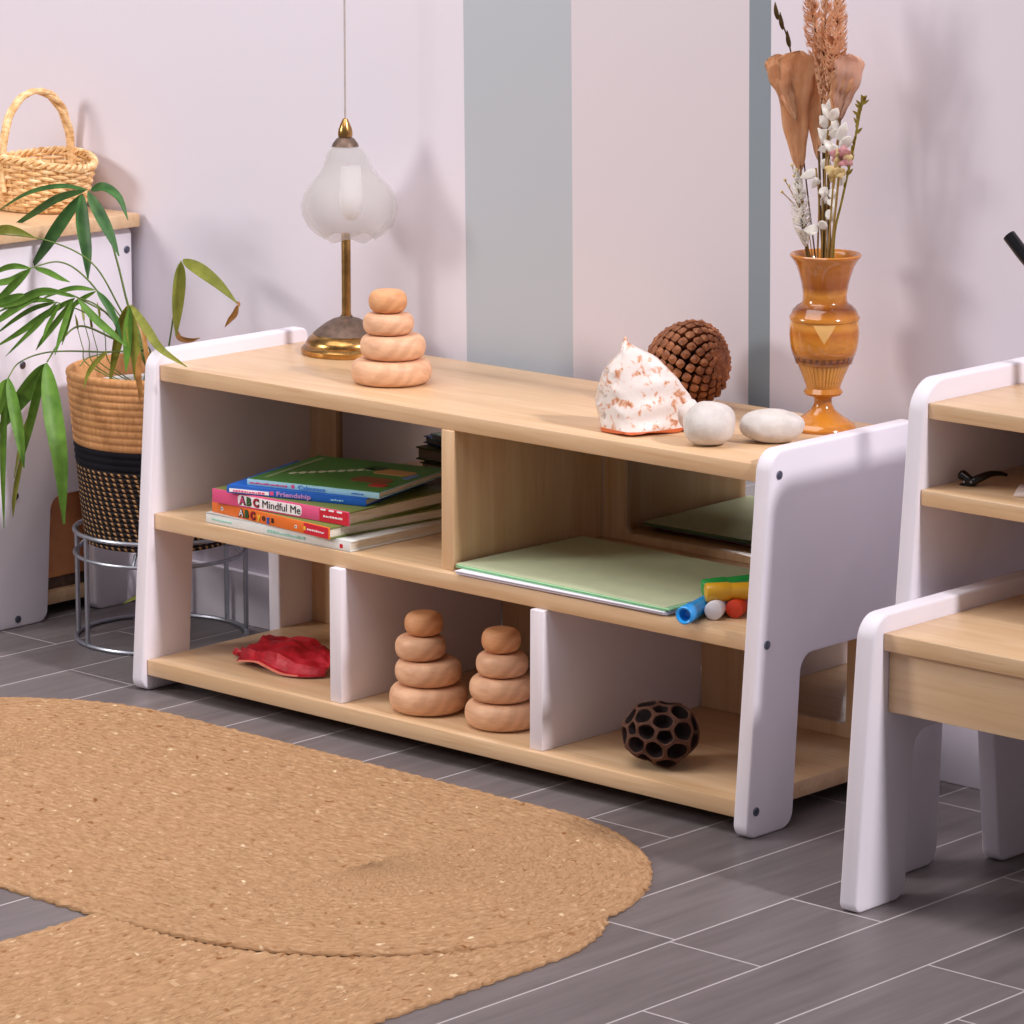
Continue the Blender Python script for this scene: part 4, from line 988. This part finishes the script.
g_dk = leafmat('leaf_deep_green', (48, 92, 46), (84, 132, 66)); g_md = leafmat('leaf_green', (84, 128, 44), (124, 170, 66)); g_yl = leafmat('leaf_yellow_green', (122, 130, 46), (166, 168, 74)); g_br = leafmat('leaf_brown', (160, 108, 50), (206, 154, 88)); g_st = leafmat('palm_stalk', (96, 122, 62), (132, 152, 84))
RT = PC+Vector((.0, 0, PT-.045))
def frond(stalk, y0, y1, leaves, mat, sw=.0017, stmat=None):
    """stalk and leaflets are pixel polylines lying at depths from y0 (base) to y1 (hub)"""
    n = len(stalk); pts = [RT+Vector((random.uniform(-.03, .03), random.uniform(-.03, .02), 0))]
    for i, (x_, y_) in enumerate(stalk): pts.append(at(x_, y_, 1, y0+(y1-y0)*(i+1)/n))
    fr_ = obj('frond', tube(smoothpath(pts, 8), lambda q: sw*(1.15-.45*q), 7), stmat or g_st, plant)
    for L_ in leaves:
        px_, w_ = L_[0], L_[1]; mt = L_[2] if len(L_) > 2 else mat; dy = random.uniform(-.022, .012)
        m_ = len(px_); path = [at(x_, y_, 1, y1+dy*(k/(m_-1))) for k, (x_, y_) in enumerate(px_)]
        obj('leaflet', leaf(path, w_/712., rnd=random.uniform(-.35, .35), fold=.22), mt, fr_, angle=60)
frond([(140, 335), (128, 305), (118, 265), (105, 222), (88, 191)], .45, .395, [([(88, 190), (60, 186), (28, 193), (-4, 212)], 5), ([(86, 190), (58, 198), (32, 214), (6, 231)], 8), ([(83, 194), (62, 222), (45, 248), (30, 270)], 13),
   ([(82, 194), (83, 222), (87, 252), (88, 279)], 14), ([(88, 192), (100, 214), (110, 234), (119, 256)], 12), ([(91, 190), (104, 187), (119, 198), (128, 220)], 9)], g_dk)
frond([(146, 352), (122, 312), (92, 263), (45, 240), (-12, 233)], .44, .27, [([(-14, 234), (4, 229), (18, 231), (36, 238)], 9), ([(-16, 236), (-30, 250), (-40, 270)], 9)], g_yl, .0013)
frond([(147, 355), (124, 332), (98, 306), (76, 297)], .43, .29, [([(76, 297), (45, 290), (20, 298), (-6, 309)], 6), ([(75, 298), (45, 315), (20, 332), (-6, 348)], 7), ([(74, 299), (58, 320), (44, 338), (36, 350)], 6), ([(73, 299), (66, 320), (60, 338), (55, 355)], 6),
   ([(78, 299), (95, 318), (112, 333), (126, 346)], 8), ([(76, 300), (70, 315), (66, 330), (62, 345)], 5)], g_md, .0014)
frond([(147, 352), (118, 318), (86, 278), (60, 262), (30, 268)], .43, .265, [([(30, 268), (14, 266), (0, 270), (-14, 280)], 6), ([(31, 268), (15, 284), (2, 296), (-14, 306)], 8), ([(35, 268), (48, 272), (60, 278), (70, 282)], 6), ([(28, 270), (12, 280), (-4, 284), (-18, 292)], 7)], g_md, .0014)
frond([(146, 356), (120, 322), (86, 302), (60, 292), (22, 296)], .43, .265, [([(24, 294), (8, 300), (-6, 306), (-20, 318)], 9), ([(60, 292), (38, 293), (16, 303), (-6, 308)], 7), ([(40, 296), (20, 306), (2, 318), (-14, 330)], 8)], g_md, .0014)
frond([(142, 354), (112, 338), (80, 326), (60, 342), (47, 362)], .41, .275, [([(46, 363), (52, 410), (60, 462), (64, 524)], 19), ([(45, 364), (32, 384), (16, 406), (-8, 440)], 17), ([(44, 366), (36, 398), (27, 436), (17, 476)], 9), ([(43, 372), (33, 410), (22, 440), (14, 478)], 6, g_yl)], g_md, .0016)
frond([(140, 356), (100, 352), (50, 352), (20, 362), (8, 378)], .41, .26, [([(8, 378), (14, 408), (20, 440), (24, 468)], 12), ([(7, 379), (4, 420), (3, 470), (4, 528)], 7), ([(7, 379), (0, 400), (-10, 430)], 14), ([(24, 450), (18, 476), (14, 500), (13, 518)], 5, g_yl)], g_md, .0013)
frond([(140, 348), (130, 322), (128, 306)], .42, .350, [([(128, 305), (122, 325), (116, 350), (109, 386)], 11), ([(129, 305), (132, 330), (136, 360), (137, 392)], 12), ([(130, 306), (128, 330), (127, 352), (126, 372)], 9, g_md), ([(131, 306), (142, 330), (147, 360), (150, 400)], 5, g_br)], g_yl, .0016)
pq = [at(131, 305, 1, .350), at(146, 328, 1, .295), at(161, 349, 1, .238), at(187, 367, 1, .250)]
obj('leaflet', leaf(pq, .0125, fold=.2), g_yl, [o_ for o_ in plant.children if o_.name.startswith('frond')][-1], angle=60)
frond([(168, 352), (174, 310), (175, 282), (181, 261)], .47, .490, [([(181, 262), (179, 285), (177, 312), (176, 336)], 13, g_yl), ([(183, 260), (200, 270), (218, 284), (237, 303)], 13, g_yl), ([(176, 330), (180, 338), (190, 340), (200, 338)], 6, g_br), ([(238, 305), (235, 314), (230, 320), (225, 327)], 6, g_br), ([(236, 302), (239, 304), (238, 308)], 3, g_br)], g_yl, .0013)
frond([(150, 350), (134, 352), (112, 352), (88, 358), (80, 366)], .42, .30, [([(108, 351), (96, 362), (88, 374), (84, 388)], 5, g_yl), ([(140, 352), (138, 372), (140, 392), (139, 400)], 6, g_br)], g_yl, .0011)
pd_ = [PC+Vector(q) for q in ((.02, .02, PT-.05), (.085, .02, PT+.03), (.128, -.01, PT+.008), (.143, -.05, .26), (.148, -.095, .13))]
fr_ = obj('frond', tube(smoothpath(pd_, 8), .0013, 7), g_st, plant)
e0 = pd_[-1]; e1 = at(124, 603, 1, .335)
obj('leaflet', leaf([e0, e0.lerp(e1, .4)+Vector((.004, -.002, 0)), e1], .0115, fold=.22), g_yl, fr_, angle=60)

frond([(147, 352), (112, 330), (84, 312), (56, 302)], .43, .28, [([(56, 302), (34, 308), (14, 320), (-6, 336)], 5), ([(57, 302), (40, 322), (24, 338), (6, 356)], 5), ([(60, 303), (52, 318), (46, 330), (42, 344)], 4), ([(55, 301), (36, 300), (16, 304), (-6, 314)], 5)], g_md, .0012)
frond([(146, 354), (130, 330), (108, 300), (96, 290)], .43, .33, [([(96, 291), (80, 300), (66, 312), (52, 330)], 5), ([(97, 291), (108, 306), (116, 322), (122, 342)], 7, g_dk), ([(95, 290), (76, 288), (58, 292), (40, 300)], 5)], g_md, .0012)
for tx, ty in ((78, 330), (84, 322), (92, 330), (100, 318)):
    frond([(tx+12, 366), (tx+5, ty+18), (tx, ty)], .40, .37, [([(tx, ty), (tx-1, ty-8), (tx-3, ty-16)], 2.5, g_yl)], g_st, .0008)

# ------------------------------------------------------------------ hair clip, card and black tube on the right unit
cl = at(970, 486, 2, UM); cp = lambda px, py, y: at(px, py, 1, y)
blackp = M('black_plastic', .18, .5).col((14, 13, 16)).m
yc = cl.y
clip = thing('hair_clip', (cl.x, cl.y, UM), 'black hair clip with a long curved prong on the right unit', 'hair clip')
def paddle(p0, p1, w0, w1):
    b = bmesh.new(); P = [Vector(p0).lerp(Vector(p1), k/8) for k in range(9)]
    b.free(); return tube(P, lambda q: (w0+(w1-w0)*q)*(.75 if q > .97 or q < .03 else 1), 10)
obj('clip_handle', paddle(cp(972, 482, yc), cp(960.5, 473.5, yc), .0050, .0062), blackp, clip)
obj('clip_handle', paddle(cp(972, 482, yc), cp(959, 489.0, yc), .0052, .0048), blackp, clip)
obj('prong', tube(smoothpath([cp(969, 484, yc), cp(978, 479, yc+.006), cp(990, 474, yc+.020), cp(1000, 473.5, yc+.032), cp(1007, 475, yc+.040)], 8), lambda q: .0042*(1-q)+.0017, 9), blackp, clip)
for px, py in ((964, 482), (971, 482)):
    b = bmesh.new(); bmesh.ops.create_icosphere(b, subdivisions=2, radius=.0016, matrix=Matrix.Translation(cp(px, py, yc-.0062))); obj('rivet', b, chrome, clip)
kc = at(1021, 495, 2, UM)
b = box(-.010, .05, -.012, .045, 0, .0035, .001); b.transform(Matrix.Translation((kc.x+.004, kc.y, UM+.0003)) @ Matrix.Rotation(.5, 4, 'Z'))
tag(obj('card', b, ink('card_pale', (232, 216, 212)), org=(kc.x, kc.y, UM)), 'corner of a pale card on the middle board of the right unit', 'card')
tb0, tb1 = at(1009, 235.5, 1, .42), at(1027, 258, 1, .42)
dd = (tb1-tb0).normalized()
tube_t = thing('metal_tube', (1.72, .44, UH), 'black metal tube reaching in at the right edge above the unit', 'tube')
pth = smoothpath([tb0, tb0+dd*.045, tb0+dd*.085+Vector((.012, 0, .004)), Vector((1.66, .44, .58)), Vector((1.72, .44, UH+.012))], 8)
obj('arm', tube(pth, .0076, 16), blackp, tube_t)
obj('foot', lathe([(0, .0003), (.045, .0003), (.045, .008), (.04, .012), (.012, .016), (0, .016)], (1.72, .44, UH), 32), blackp, tube_t)

# ------------------------------------------------------------------ light
wd = bpy.data.worlds.new('room_light'); scn.world = wd; wd.use_nodes = True
bg = wd.node_tree.nodes['Background']; bg.inputs['Color'].default_value = (.92, .87, .92, 1); bg.inputs['Strength'].default_value = .33
def sun(name, d, e, ang, c):
    l = bpy.data.lights.new(name, 'SUN'); l.energy = e; l.angle = math.radians(ang); l.color = c
    o = bpy.data.objects.new(name, l); COL.objects.link(o); o.rotation_euler = Vector(d).to_track_quat('-Z', 'Y').to_euler(); o.location = (2, -1, 3)
sun('window_daylight', (-1, .01, -.74), 3.1, 5, (1, .95, .97))
def area(name, loc, tgt, e, sx, sy, c):
    l = bpy.data.lights.new(name, 'AREA'); l.shape = 'RECTANGLE'; l.size = sx; l.size_y = sy; l.energy = e; l.color = c
    o = bpy.data.objects.new(name, l); COL.objects.link(o); o.location = loc; o.rotation_euler = (Vector(tgt)-Vector(loc)).to_track_quat('-Z', 'Y').to_euler()
area('softbox', (-1.55, -2.35, 1.75), (.45, .5, .45), 62, .8, .8, (1, .96, .93))
area('overhead_fill', (.35, -.75, 2.65), (.35, -.35, 0), 56, 2.2, 1.6, (1, .96, .96))  # unseen overhead fill, added to brighten the wall, tops and floor

vs = scn.view_settings; vs.view_transform = 'Standard'; vs.look = 'None'; vs.exposure = -.32; vs.gamma = 1; vs.use_curve_mapping = False
